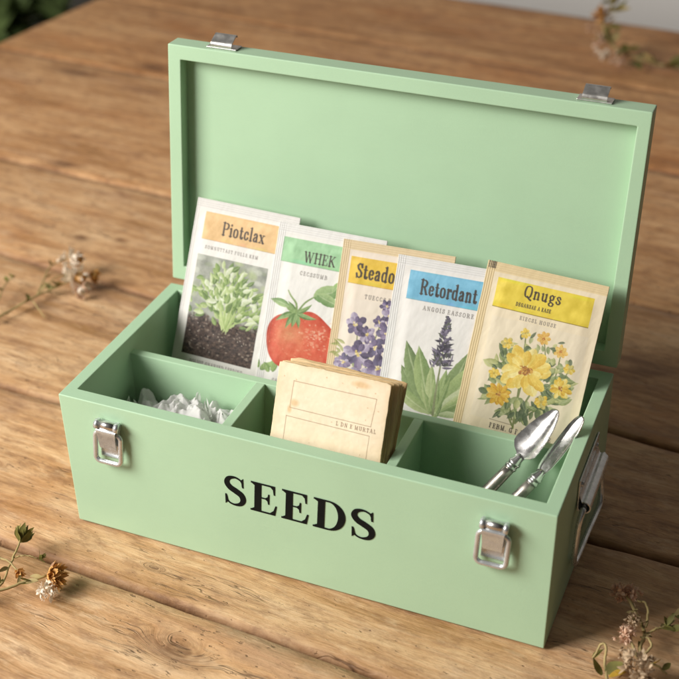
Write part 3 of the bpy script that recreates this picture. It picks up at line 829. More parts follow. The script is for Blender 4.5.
def paint_tomato(cv):
    r = random.Random(5)
    cx, cy, rx, ry = 32.5, 89.0, 30.0, 24.5
    for k in range(9): cv.leaf(1 + k * 1.5, 113 + r.uniform(0, 4), r.uniform(40, 140), r.uniform(7, 12), r.uniform(3, 5), (146, 176, 98), (104, 140, 66), r.uniform(-.2, .2), (190, 206, 150))
    s = cv.sl(0, cv.w, 60, 130); X, Y = cv.X[s], cv.Y[s]
    ang = np.arctan2(Y - cy, X - cx)
    rad = np.sqrt(((X - cx) / rx) ** 2 + ((Y - cy) / ry) ** 2)
    lob = 1 + 0.035 * np.cos(ang * 5 + 0.6) - 0.07 * np.exp(-((X - 25) / 8) ** 2) * (Y < cy)
    q = rad / lob
    A = np.clip((1 - q) / 0.018 + 0.5, 0, 1)
    n = fbm(X * 0.12, Y * 0.12, 41, 5); n2 = fbm(X * 0.5, Y * 0.5, 43, 4)
    lx = np.clip(1 - np.sqrt(((X - 22) / 16) ** 2 + ((Y - 84) / 14) ** 2), 0, 1)
    sh = np.clip(q, 0, 1) ** 4
    red = np.stack([228 - 26 * sh + 10 * n, 88 + 52 * lx - 34 * sh + 22 * n + 12 * n2, 54 + 36 * lx - 24 * sh + 16 * n + 10 * n2], -1)
    cv.blend(s, A, red)
    for k in range(90):
        x, y = 44 + r.gauss(0, 6), 83 + r.gauss(0, 6)
        cv.blob(x, y, r.uniform(0.4, 1.4), r.uniform(0.3, 0.9), r.choice([(246, 178, 140), (240, 150, 108), (250, 206, 178)]), 0.55, 0.7)
    for k in range(40):
        cv.blob(r.uniform(6, 60), r.uniform(70, 110), r.uniform(0.2, 0.5), r.uniform(0.2, 0.5), (250, 190, 150), 0.5, 0.7)
    # calyx and stem
    for a, ln, wd, b in ((196, 18, 4.5, 0.25), (160, 13, 4.2, -0.2), (232, 15, 4.2, 0.2), (300, 12, 4, -0.2), (340, 17, 4, 0.25), (20, 14, 3.6, 0.3), (130, 11, 3.5, 0.1), (262, 12, 4.4, 0)):
        cv.leaf(25, 67, a, ln, wd, (150, 182, 110), (86, 124, 58), b, (196, 212, 158))
    cv.stroke(cat_rom([(25, 67), (24, 60), (19, 55), (16, 51)], 10), [2.0, 1.0], (120, 152, 80), 1, (160, 180, 120))
    cv.stroke(cat_rom([(26, 66), (31, 58), (38, 52), (47, 44)], 10), [1.6, 0.8], (110, 140, 74), 1, (150, 172, 110))
    for x, y, a, ln, wd in ((38, 52, 20, 22, 13), (6, 62, 172, 1, 1), (19, 63, 165, 17, 6), (40, 50, -22, 20, 9), (52, 46, 60, 10, 6)):
        cv.leaf(x, y, a, ln, wd, (166, 194, 128), (104, 146, 80), 0.1, (206, 220, 176))

def flower(cv, x, y, rad, n, cols, centre, r, asp=0.55, rot=0):
    for layer, f in ((0, 1.0), (1, 0.72)):
        for k in range(n):
            a = rot + 360 * k / n + r.uniform(-9, 9) + layer * 180 / n
            c1, c2 = r.choice(cols)
            cv.leaf(x, y, a, rad * f * r.uniform(0.85, 1.08), rad * asp * f * r.uniform(0.85, 1.15), c1, c2, r.uniform(-.18, .18), tuple(min(255, v + 18) for v in c1), 1, 2.0)
    for k in range(12):
        cv.blob(x + r.gauss(0, rad * 0.10), y + r.gauss(0, rad * 0.10), rad * 0.07, rad * 0.07, r.choice(centre), 1, 0.5)

def paint_violet(cv):
    r = random.Random(8)
    pur = [((124, 108, 148), (88, 76, 112)), ((158, 142, 176), (116, 100, 140)), ((96, 84, 118), (70, 62, 92)), ((196, 184, 208), (152, 138, 172)), ((112, 102, 140), (84, 78, 112))]
    gold = [(226, 200, 120), (196, 170, 90), (240, 222, 170)]
    for pts in ([(30, 128), (31, 100), (34, 80), (41, 46)], [(28, 128), (26, 104), (23, 86), (21, 66)], [(32, 125), (38, 100), (46, 80), (50, 62)]):
        cv.stroke(cat_rom(pts, 14), [1.6, 0.8], (128, 134, 92))
    for k in range(22):
        cv.leaf(r.uniform(10, 46), r.uniform(92, 128), r.uniform(20, 160), r.uniform(8, 14), r.uniform(2.5, 4.5), (158, 170, 118), (112, 128, 78), r.uniform(-.2, .2), (190, 198, 156), 0.9)
    for k in range(10):
        cv.leaf(6 + r.uniform(0, 8), 76 + r.uniform(0, 14), r.uniform(120, 220), r.uniform(4, 8), r.uniform(1.6, 2.6), (190, 190, 130), (150, 156, 96), 0.1)
    for x, y, rad in ((41, 45, 5), (44, 52, 6.5), (37, 58, 5), (19, 63, 8.5), (29, 69, 7), (45, 66, 9), (37, 78, 8), (52, 80, 9), (24, 85, 11.5), (13, 93, 7), (41, 93, 10), (28, 104, 10), (50, 100, 10), (18, 108, 9), (40, 114, 11)):
        flower(cv, x, y, rad, 6, pur, gold, r, 0.60, r.uniform(0, 70))

def paint_spike(cv):
    r = random.Random(11)
    gr = [((182, 196, 134), (132, 158, 90)), ((160, 182, 112), (108, 138, 76)), ((200, 210, 164), (152, 174, 114)), ((132, 156, 96), (94, 120, 68))]
    bx, by = 45, 114
    for a, ln, wd, b in ((146, 44, 14, -0.22), (128, 58, 15, -0.16), (114, 52, 14, -0.08), (62, 54, 15, 0.14), (46, 56, 17, 0.2), (30, 44, 14, 0.24), (165, 38, 10, -0.25), (16, 38, 10, 0.22), (80, 36, 8, 0.05), (100, 38, 8, -0.05)):
        c1, c2 = r.choice(gr)
        cv.leaf(bx + r.uniform(-2, 2), by, a, ln, wd, c1, c2, b, (206, 216, 170), 1, 1.05)
    for k in range(16):
        c1, c2 = r.choice(gr)
        cv.leaf(bx + r.uniform(-4, 4), by + r.uniform(-4, 6), r.uniform(8, 172), r.uniform(16, 34), r.uniform(2.4, 5.5), c1, c2, r.uniform(-.15, .15), (200, 210, 160), 0.95, 1.05)
    cv.stroke(cat_rom([(45, 114), (44.5, 95), (45, 76), (45.2, 42)], 12), [1.9, 0.8], (132, 140, 96))
    fl = [((92, 84, 104), (62, 56, 76)), ((120, 110, 136), (82, 76, 100)), ((74, 70, 82), (52, 50, 62)), ((146, 136, 160), (104, 96, 122)), ((96, 100, 88), (70, 74, 66))]
    for i in range(17):
        t = i / 16; y = 41 + t * 36; hw = 2.0 + 6.2 * t ** 0.7
        for k in range(8):
            c1, c2 = r.choice(fl); sgn = r.choice((-1, 1))
            cv.leaf(45 + r.uniform(-.5, .5) * hw, y + r.uniform(-1, 1), 90 - sgn * r.uniform(25, 95), r.uniform(0.5, 1.0) * hw, r.uniform(1.2, 2.1), c1, c2, 0.1 * sgn)
    for k in range(16): cv.leaf(45 + r.uniform(-8, 8), 74 + r.uniform(-4, 6), r.uniform(60, 120), r.uniform(4, 7), r.uniform(0.9, 1.5), *r.choice(fl))

def paint_bouquet(cv):
    r = random.Random(15)
    ye = [((246, 214, 84), (228, 178, 48)), ((250, 226, 120), (236, 192, 60)), ((240, 200, 66), (214, 158, 40)), ((252, 234, 150), (240, 206, 90))]
    org = [(206, 138, 50), (178, 108, 44), (226, 168, 70), (150, 92, 44)]
    gr = [((156, 172, 110), (106, 128, 70)), ((186, 196, 140), (138, 154, 92)), ((112, 132, 84), (78, 100, 60)), ((206, 208, 140), (160, 168, 96)), ((92, 112, 80), (68, 88, 60))]
    stems = [[(44, 116), (43, 98), (44, 72)], [(43, 114), (36, 104), (29, 94)], [(44, 110), (56, 70), (52, 46)], [(45, 112), (64, 78), (66, 54)], [(44, 112), (60, 96), (71, 80)], [(42, 110), (28, 74), (27, 56)], [(44, 110), (40, 60), (38, 44)], [(46, 108), (68, 84), (74, 64)]]
    for p in stems: cv.stroke(cat_rom(p, 12), [1.5, 0.7], (128, 138, 84))
    for k in range(150):
        a = r.uniform(0, 360); q = r.uniform(0.25, 1) ** 0.7
        x = 46 + 29 * q * math.cos(R(a)); y = 84 + 25 * q * math.sin(R(a))
        c1, c2 = r.choice(gr)
        cv.leaf(x, y, -a + r.uniform(-60, 60), r.uniform(5, 11), r.uniform(2.4, 5.2), c1, c2, r.uniform(-.2, .2), r.choice([None, (214, 218, 176)]), 0.88)
    for k in range(26):
        x, y = r.uniform(22, 74), r.uniform(46, 70); c1, c2 = r.choice(gr)
        cv.leaf(x, y, r.uniform(0, 360), r.uniform(3.5, 6.5), r.uniform(1.6, 3.2), c1, c2, 0.1, None, 0.8)
    for x, y, rad, n in ((27, 56, 4.2, 6), (38, 46, 3.6, 6), (74, 64, 4, 6), (60, 92, 5, 7), (22, 80, 4, 6)):
        flower(cv, x, y, rad, n, ye[:2] + [((222, 206, 120), (190, 176, 90))], [(196, 170, 70)], r, 0.7)
    for x, y, rad in ((51.5, 46.5, 5), (65.5, 53, 4.8)):
        flower(cv, x, y, rad, 7, [((242, 196, 92), (230, 164, 66)), ((246, 210, 116), (234, 180, 76))], [(190, 106, 36)], r, 0.6)
    flower(cv, 71, 79, 8, 10, ye, org, r, 0.42)
    flower(cv, 29, 94, 9, 11, [((238, 190, 52), (214, 150, 34)), ((244, 206, 84), (226, 168, 44))], org, r, 0.42)
    flower(cv, 44, 72.5, 18.5, 13, [((248, 220, 104), (238, 194, 66)), ((250, 228, 130), (240, 202, 80)), ((246, 212, 88), (230, 180, 54)), ((252, 236, 160), (242, 212, 104))], org, r, 0.46)
    for k in range(60): cv.blob(44 + r.gauss(0, 1.8), 72.5 + r.gauss(0, 1.6), 0.6, 0.5, r.choice(org), 0.95, 0.5)

def paint_packet(kind):
    spec = {
     'seedling': dict(base=(238, 235, 230), edge=(232, 229, 225), line=(176, 174, 172), band=(9.0, 9.5, 84, 31), bc=(232, 190, 132), title=("Piotclax", 25.0, 25.4, 10.2), cap=("SOMNUTTAST FULLE KEM", 13, 38.3, 2.5), pic=(8.0, 68.5, 43.5, 124.0)),
     'tomato': dict(base=(238, 235, 230), edge=(236, 234, 231), line=(172, 172, 174), band=(5.5, 10.4, 84, 29.4), bc=(156, 205, 156), title=("WHEK", 24.5, 27.0, 8.0), cap=("CECSSUMB", 23, 37.5, 3.0), pic=(1, 84, 42, 126)),
     'violet': dict(base=(238, 224, 208), edge=(228, 206, 168), line=(178, 152, 112), band=(7.8, 11.8, 84, 32), bc=(232, 192, 62), title=("Steadon", 13.6, 27.4, 11.2), cap=("TUECCS ELA", 23, 42.2, 3.1), pic=(8, 84, 44, 126)),
     'lavender': dict(base=(236, 232, 228), edge=(232, 230, 228), line=(176, 174, 174), band=(10.8, 9.8, 84, 31.2), bc=(112, 182, 216), title=("Retordant", 20.5, 26.4, 11.0), cap=("ANGOIS EASSORE", 25, 37.8, 3.1), pic=(9, 84, 40, 126)),
     'daisy': dict(base=(242, 226, 196), edge=(234, 212, 168), line=(178, 146, 96), band=(10.0, 10.4, 80, 31.8), bc=(234, 208, 66), title=("Qnugs", 30.5, 20.6, 8.6), cap=("EIECSL HOUSE", 31.5, 37.2, 2.6), pic=(12, 82, 39, 114)),
    }[kind]
    W, Hh = (88.0 if kind == 'daisy' else 87.0), 150.0
    cv = Canvas(W, Hh, spec['base'])
    n = fbm(cv.X * 0.05, cv.Y * 0.05, 77, 4)
    cv.c += 5 * n[..., None]
    # sealed top and side seam, plain paper strips
    cv.rect(0, 0, W, 7.2, spec['edge'], 1); cv.rect(0, 0, 6.2 if kind != 'seedling' else 3, Hh, spec['edge'], 1)
    x0, y0, x1, y1 = spec['band']
    cv.rect(x0, y0, x1, y1, spec['bc'], 0.90, 20, len(kind))
    s = cv.sl(x0, x1, y0, y1); X, Y = cv.X[s], cv.Y[s]
    cv.clip = (x0, x1, y0, y1)
    rr = random.Random(len(kind) * 3)
    for k in range(26):
        cv.blob(rr.uniform(x0, x1), rr.choice((y0, y1)) + rr.uniform(-2, 2), rr.uniform(2, 9), rr.uniform(0.6, 2.2), tuple(c + rr.choice((-14, 16)) for c in spec['bc']), 0.35, 0.9)
    cv.clip = None
    cv.stroke([(x0, y1 + 0.1), (x1, y1 + 0.1)], 0.35, tuple(c * 0.62 for c in spec['bc']), 0.55)
    if kind == 'daisy': cv.stroke([(x0, y1), (x1, y1)], 0.45, (120, 100, 44), 0.7)
    {'seedling': paint_photo, 'tomato': paint_tomato, 'violet': paint_violet, 'lavender': paint_spike, 'daisy': paint_bouquet}[kind](cv)
    px0, px1, py0, py1 = spec['pic']
    sp = cv.sl(px0, px1, py0, py1)
    g = cv.c[sp].mean(-1, keepdims=True)
    soft_ = cv.c[sp] * 0.80 + g * 0.12 + np.array(spec['base'], float) * 0.08
    wash = fbm(cv.X[sp] * 0.3, cv.Y[sp] * 0.3, 91, 4)[..., None] * 9 + fbm(cv.X[sp] * 1.3, cv.Y[sp] * 1.3, 93, 2)[..., None] * 6
    cv.c[sp] = soft_ + wash * (np.abs(cv.c[sp] - np.array(spec['base'], float)).max(-1, keepdims=True) > 24)
    t, tx, ty, ts = spec['title']
    if kind == 'tomato': cv.text(t, tx, ty, ts, INK, 0.15, 0.07, 0.92, 0.06, 0.88)
    else: cv.text(t, tx, ty, ts, INK, 0.15, 0.072, {'seedling': 0.78, 'violet': 0.73, 'lavender': 0.70, 'daisy': 0.92}[kind], 0.09, 0.9)
    t, tx, ty, ts = spec['cap']
    cv.text(t.upper() if kind != 'seedling' else t, tx, ty, ts, (110, 104, 100), 0.17, 0.10, 0.95, 0.32, 0.8)
    if kind == 'daisy':
        cv.text("DEGANSAE A EASE", 26.5, 27.9, 2.6, INK, 0.2, 0.11, 0.8, 0.2, 0.9)
        cv.text("FEBM. G F LE A ADUE", 27, 119.6, 3.4, INK, 0.2, 0.1, 0.9, 0.25, 0.85)
        cv.stroke([(26, 113.5), (42, 114)], 0.4, (128, 112, 90), 0.8)
        # dark striped tab at the top of the seam
        for k in range(5): cv.rect(1.2 + k * 1.15, 0.0, 1.9 + k * 1.15, 5.0, (64, 60, 58))
    if kind == 'seedling':
        cv.text("SOLIOT GNANSED LEEDING", 16, 130.5, 3.0, (120, 116, 112), 0.17, 0.1, 0.85, 0.2, 0.8)
    if kind == 'tomato': cv.text("GARDAN SEED", 14, 124, 3.0, (120, 116, 112), 0.17, 0.1, 0.85, 0.2, 0.8)
    # printed/pressed seam lines
    for xx in ((1.2, 2.9, 4.5, 5.9) if kind != 'seedling' else (1.0,)):
        cv.stroke([(xx, 0), (xx, Hh)], 0.3, spec['line'], 0.38)
    for yy in (1.6, 3.2, 5.2): cv.stroke([(0, yy), (W, yy)], 0.25, spec['line'], 0.28)
    return cv, spec

def to_lin(c):
    c = np.clip(c, 0, 255) / 255.0
    return np.where(c <= 0.04045, c / 12.92, ((c + 0.055) / 1.055) ** 2.4)

def packet_height(cv, seed, strip):
    X, Y, w, h = cv.X, cv.Y, cv.w, cv.h
    ex = np.clip((X - strip) / 10, 0, 1) * np.clip((w - 3 - X) / 10, 0, 1) * np.clip((Y - 7) / 10, 0, 1) * np.clip((h - 5 - Y) / 14, 0, 1)
    ex = ex * ex * (3 - 2 * ex)
    z = 0.0012 * ex + 0.0005 * ex * fbm(X * 0.05, Y * 0.05, seed, 3) + 0.00012 * fbm(X * 0.25 + Y * 0.06, Y * 0.12, seed + 3, 3)
    top = (Y < 7)
    z = z + top * 0.00012 * np.sin(Y * 2 * math.pi / 1.7)
    side = (X < strip)
    z = z + side * 0.00010 * np.sin(X * 2 * math.pi / 1.65)
    return z + 0.0006

def packet(kind, TL, tilt, lean, label, seed):
    cv, spec = paint_packet(kind)
    Z = packet_height(cv, seed, 6.2 if kind != 'seedling' else 3.0)
    root = thing("seed_packet", TL, label, "seed packet", "seed packets leaning against the open lid")
    la, ti = R(lean), R(tilt)
    nrm = np.array([0, -math.cos(la), math.sin(la)]); up = np.array([0, math.sin(la), math.cos(la)]); rt = np.array([1.0, 0, 0])
    ex = rt * math.cos(ti) + up * math.sin(ti); dn = -(up * math.cos(ti) - rt * math.sin(ti))
    # slight warp of the whole sheet
    warp = 0.0004 * ((cv.X / cv.w - 0.5) ** 2 * 4) * (1 if seed % 2 else -0.7)
    P = (cv.X[..., None] * 0.001) * ex + (cv.Y[..., None] * 0.001) * dn + (Z + warp)[..., None] * nrm
    # a little unevenness of the paper's outline
    P[:, :, 0] += 0.0002 * fbm(cv.Y * 0.08, cv.X * 0.02, seed, 3)
    ny, nx = cv.ny, cv.nx
    P = P.reshape(-1, 3); C = to_lin(cv.c).reshape(-1, 3) * 0.77
    ii, jj = np.meshgrid(np.arange(ny - 1), np.arange(nx - 1), indexing='ij')
    Q = np.stack([ii * nx + jj, (ii + 1) * nx + jj, (ii + 1) * nx + jj + 1, ii * nx + jj + 1], -1).reshape(-1, 4)
    cxm = cv.xs[jj.ravel()]; cym = cv.ys[ii.ravel()]
    bx0, by0, bx1, by1 = spec['band']; px0, px1, py0, py1 = spec['pic']
    inb = (cxm >= bx0) & (cxm < bx1) & (cym >= by0) & (cym < by1)
    inp = (cxm >= px0) & (cxm < px1) & (cym >= py0) & (cym < py1)
    def part(name, mask, back=False):
        q = Q[mask]; u, inv = np.unique(q, return_inverse=True)
        inv = inv.reshape(q.shape)
        V = P[u]; cc = C[u]; F = inv.tolist()
        if back:
            bo = np.concatenate([np.arange(nx), np.arange(1, ny) * nx + nx - 1, (ny - 1) * nx + np.arange(nx - 2, -1, -1), np.arange(ny - 2, 0, -1) * nx])
            m = np.searchsorted(u, bo)
            b0 = len(V)
            V = np.vstack([V, P[bo] - nrm * 0.0010]); cc = np.vstack([cc, C[bo]])
            k = len(bo)
            F += [(int(m[(i + 1) % k]), b0 + (i + 1) % k, b0 + i, int(m[i])) for i in range(k)][::1]
            F.append(tuple(range(b0, b0 + k)))
        me = bpy.data.meshes.new(name)
        me.from_pydata(V.tolist(), [], F)
        me.materials.append(M['print'])
        a = me.color_attributes.new('print', 'FLOAT_COLOR', 'POINT')
        a.data.foreach_set('color', np.hstack([cc, np.ones((len(cc), 1))]).astype(np.float32).ravel())
        me.polygons.foreach_set('use_smooth', [len(f) == 4 for f in F])
        me.update()
        o = bpy.data.objects.new(name, me); COL.objects.link(o); o.parent = root
        return o
    part("paper_pouch", ~(inb | inp), True)
    part("title_band", inb)
    part("picture_panel", inp & ~inb)
    return root

LEAN = 22
packet('seedling', (0.0230, 0.1943, 0.1854), -1.3, LEAN, "white seed packet with a photo of green seedlings in dark soil, orange title band", 3)
packet('tomato', (0.0945, 0.1890, 0.1800), 0.0, LEAN, "white seed packet with a red tomato picture and pale green title band", 4)
packet('violet', (0.1483, 0.1859, 0.1771), 1.2, LEAN, "cream seed packet with purple flowers and a golden title band", 5)
packet('lavender', (0.1928, 0.1824, 0.1745), 0.9, LEAN, "white seed packet with a lavender spike over green leaves and blue title band", 6)
packet('daisy', (0.2605, 0.1833, 0.1830), -2.2, LEAN, "cream seed packet with a bouquet of yellow flowers and yellow title band", 7)

# ------------------------------------------------------------------ stack of aged envelopes in the middle compartment
def envelope(k, n, label, printed=False):
    r = random.Random(40 + k)
    W, Hh = 81.0 + r.uniform(-0.6, 1.2), 136.0
    y_off = k * 0.0033
    TL = np.array([0.1529, 0.0466, 0.1467]) + np.array([r.uniform(-0.0020, 0.0022) + k * 0.0007, y_off, r.uniform(-0.0010, 0.0012) - k * 0.0012])
    if k == 0: TL = np.array([0.1529, 0.0466, 0.1467]); W = 80.5
    lean = R(18 + (r.uniform(-1.0, 1.0) + 0.45 * k if k else 0)); ti = R(0.45 + (r.uniform(-1.7, 0.9) if k else 0))
    nrm = np.array([0, -math.cos(lean), math.sin(lean)]); up = np.array([0, math.sin(lean), math.cos(lean)]); rt = np.array([1.0, 0, 0])
    ex = rt * math.cos(ti) + up * math.sin(ti); dn = -(up * math.cos(ti) - rt * math.sin(ti))
    cv = Canvas(W, Hh, (241, 222, 194) if printed else r.choice([(222, 194, 150), (230, 204, 164), (212, 182, 136)]), 3.0 if printed else 1.0)
    X, Y = cv.X, cv.Y
    n1 = fbm(X * 0.06, Y * 0.06, 50 + k, 5); n2 = fbm(X * 0.35, Y * 0.35, 60 + k, 4)
    cv.c += (np.array([9, 11, 14]) * n1[..., None] + np.array([4, 5, 6]) * n2[..., None])
    ed = np.exp(-np.minimum.reduce([X, W - X, Y]) / 2.2)              # browned, handled edges
    cv.c -= ed[..., None] * np.array([10, 17, 27]) * (1.0 if printed else 0.45) * (0.6 + 0.5 * n2[..., None])
    if printed:
        ln = (124, 100, 78)
        for a, b in (((12.2, 11.8), (72, 12.3)), ((72, 12.3), (70.6, 32)), ((12.2, 11.8), (11.6, 30.9)), ((11.6, 30.9), (70.6, 32)), ((9.8, 37.2), (70.5, 38.6)), ((70.5, 38.6), (70, 90)), ((9.8, 37.2), (9.4, 90))):
            cv.stroke([a, b], 0.36, ln, 0.75)
        cv.text("L DN E MURTAL", 46, 36.2, 2.7, (120, 98, 80), 0.17, 0.1, 0.95, 0.28, 0.8)
        for x, y, rx, ry in ((14.5, 27, 3.0, 2.4), (11.5, 32, 1.4, 2.6), (60, 5, 6, 2)): cv.blob(x, y, rx, ry, (206, 160, 102), 0.45, 0.9)
        for q in range(16): cv.blob(r.uniform(2, W - 2), r.uniform(1, 60), r.uniform(0.2, 0.7), r.uniform(0.2, 0.6), (176, 136, 94), 0.5, 0.8)
    Z = 0.0002 + 0.0006 * fbm(X * 0.03, Y * 0.03, 70 + k, 3) + 0.00008 * n2 + 0.0004 * np.clip(1 - np.abs(X / W - 0.5) * 2, 0, 1) ** 0.5
    Xw = X + 0.40 * fbm(Y * 0.16, X * 0.01, 80 + k, 4) * (np.abs(X / W - 0.5) * 2) ** 4
    Yw = Y + 0.45 * fbm(X * 0.16, Y * 0.01, 90 + k, 3) * np.clip(1 - Y / 10, 0, 1)
    cor = np.clip(1 - X / 3, 0, 1) * np.clip(1 - Y / 3, 0, 1) + np.clip(1 - (W - X) / 3, 0, 1) * np.clip(1 - Y / 3, 0, 1)
    Yw = Yw + 0.9 * cor
    P = Xw[..., None] * 0.001 * ex + Yw[..., None] * 0.001 * dn + Z[..., None] * nrm
    B = Xw[..., None] * 0.001 * ex + Yw[..., None] * 0.001 * dn - (0.0003 - 0.0005 * fbm(X * 0.03, Y * 0.03, 70 + k, 3))[..., None] * nrm
    ny, nx = cv.ny, cv.nx
    V = np.vstack([P.reshape(-1, 3), B.reshape(-1, 3)]); N = nx * ny
    ii, jj = np.meshgrid(np.arange(ny - 1), np.arange(nx - 1), indexing='ij')
    Q = np.stack([ii * nx + jj, (ii + 1) * nx + jj, (ii + 1) * nx + jj + 1, ii * nx + jj + 1], -1).reshape(-1, 4)
    bo = np.concatenate([np.arange(nx), np.arange(1, ny) * nx + nx - 1, (ny - 1) * nx + np.arange(nx - 2, -1, -1), np.arange(ny - 2, 0, -1) * nx])
    S = np.stack([np.roll(bo, -1), np.roll(bo, -1) + N, bo + N, bo], -1)
    F = np.vstack([Q, Q[:, ::-1] + N, S]).tolist()
    me = bpy.data.meshes.new("paper_envelope")
    me.from_pydata(V.tolist(), [], F)
    me.materials.append(M['print'])
    cc = to_lin(cv.c).reshape(-1, 3) * (0.98 if printed else 0.9); cc = np.vstack([cc, np.zeros_like(cc) + to_lin(np.array([238.0, 218.0, 184.0]))])
    a = me.color_attributes.new('print', 'FLOAT_COLOR', 'POINT')
    a.data.foreach_set('color', np.hstack([cc, np.ones((len(cc), 1))]).astype(np.float32).ravel())
    me.polygons.foreach_set('use_smooth', [True] * (2 * len(Q)) + [False] * len(S))
    me.update()
    o = bpy.data.objects.new("paper_envelope", me); COL.objects.link(o); o.location = TL
    tag(o, label, "envelope", "aged envelopes stacked in the middle compartment")
    return o
env_labels = ["front aged cream envelope with two printed outline boxes", "tan envelope directly behind the front printed envelope", "third aged envelope counting back from the printed one",
              "fourth aged envelope back in the middle compartment stack", "third from rearmost tan envelope in the middle stack", "second from rearmost tan envelope in the middle stack", "rearmost tan envelope of the stack, nearest the tomato and violet packets"]
for k, lb in enumerate(env_labels): envelope(k, len(env_labels), lb, k == 0)

# ------------------------------------------------------------------ crumpled white tissue in the left compartment
def tissue():
    nx, ny = 190, 140
    xs = np.linspace(0.0215, 0.1155, nx); ys = np.linspace(0.0145, 0.0900, ny)
    X, Y = np.meshgrid(xs, ys)
    wx = X + 0.006 * fbm(X * 60, Y * 60, 3, 3); wy = Y + 0.006 * fbm(X * 60, Y * 60, 9, 3)
    def ridge(s, seed): return 1 - np.abs(fbm(wx * s, wy * s, seed, 1))
    # facets: max over random cones gives sharp peaks and flat crumples
    z = np.full(X.shape, -1.0)
    r = random.Random(4)
    peaks = [(0.104, 0.058, 0.082, 1.5), (0.088, 0.052, 0.084, 1.3), (0.097, 0.066, 0.080, 1.4), (0.083, 0.060, 0.080, 1.3), (0.070, 0.062, 0.074, 1.2), (0.110, 0.045, 0.078, 1.5), (0.060, 0.066, 0.073, 1.2), (0.046, 0.068, 0.064, 0.9), (0.036, 0.062, 0.058, 0.9), (0.098, 0.038, 0.074, 1.3), (0.078, 0.034, 0.070, 1.2), (0.054, 0.045, 0.060, 1.0), (0.113, 0.070, 0.074, 1.6)]
    for k in range(46): peaks.append((r.uniform(0.024, 0.114), r.uniform(0.018, 0.086), 0.052 + r.uniform(0, 0.014) + 0.012 * r.random(), r.uniform(0.9, 2.0)))
    for px, py, h, sl in peaks:
        h += 0.0055
        a = r.uniform(0, math.pi); ca, sa = math.cos(a), math.sin(a)
        u = (wx - px) * ca + (wy - py) * sa; v = -(wx - px) * sa + (wy - py) * ca
        z = np.maximum(z, h - sl * np.abs(u) - sl * r.uniform(0.25, 0.6) * np.abs(v))
    z = z + 0.0045 * (ridge(90, 11) - 0.7) + 0.0030 * (ridge(210, 15) - 0.7) + 0.0016 * (ridge(430, 19) - 0.7)
    for q in range(3):
        z[1:-1, 1:-1] = (z[1:-1, 1:-1] * 2 + z[:-2, 1:-1] + z[2:, 1:-1] + z[1:-1, :-2] + z[1:-1, 2:]) / 6
    edge = np.minimum.reduce([X - xs[0], xs[-1] - X, Y - ys[0], ys[-1] - Y])
    z = z - 0.05 * np.clip(1 - edge / 0.006, 0, 1) ** 2
    z = np.maximum(z, 0.0115)
    mb = MB()
    P = [[(X[i, j], Y[i, j], z[i, j]) for j in range(nx)] for i in range(ny)]
    mb.grid([row for row in P], True)
    # loose torn edges standing up out of the heap
    for k in range(22):
        px, py, h, _ = peaks[k % len(peaks)]
        px += r.gauss(0, 0.006); py += r.gauss(0, 0.006)
        px = min(max(px, 0.026), 0.110); py = min(max(py, 0.022), 0.082)
        j = int(np.argmin(abs(xs - px))); i = int(np.argmin(abs(ys - py)))
        b = z[i, j] - 0.005
        a = r.uniform(0, 2 * math.pi); w = r.uniform(0.004, 0.010); ht = r.uniform(0.007, 0.013)
        d = np.array([math.cos(a), math.sin(a)]); nn = np.array([-d[1], d[0]])
        lx, ly = r.uniform(-0.5, 0.5), r.uniform(-0.5, 0.5)
        G = []
        for q in np.linspace(0, 1, 9):
            row = []
            for s in np.linspace(-1, 1, 9):
                c = 0.0016 * math.sin(s * 4 + k + q * 3) + 0.002 * q * math.sin(k * 1.7 + s * 6)
                top = ht * (0.65 + 0.35 * math.sin(s * 5.1 + k * 2.3))
                ww = w * (1 - 0.55 * q * q)
                row.append((px + d[0] * s * ww + nn[0] * c + lx * q * ht, py + d[1] * s * ww + nn[1] * c + ly * q * ht, b + top * q))
            G.append(row)
        mb.grid(G, True)
    o = mb.build("tissue_paper", M['tissue'], None, (0.068, 0.052, 0.0115))
    tag(o, "crumpled white tissue paper in the left front compartment", "tissue paper")
tissue()

# ------------------------------------------------------------------ two small metal tools in the right compartment
def frame_of(a, b, side_hint):
    d = (Vector(b) - Vector(a)); ln = d.length; d.normalize()
    s = Vector(side_hint); s = (s - d * s.dot(d)).normalized()
    return d, s, d.cross(s), ln

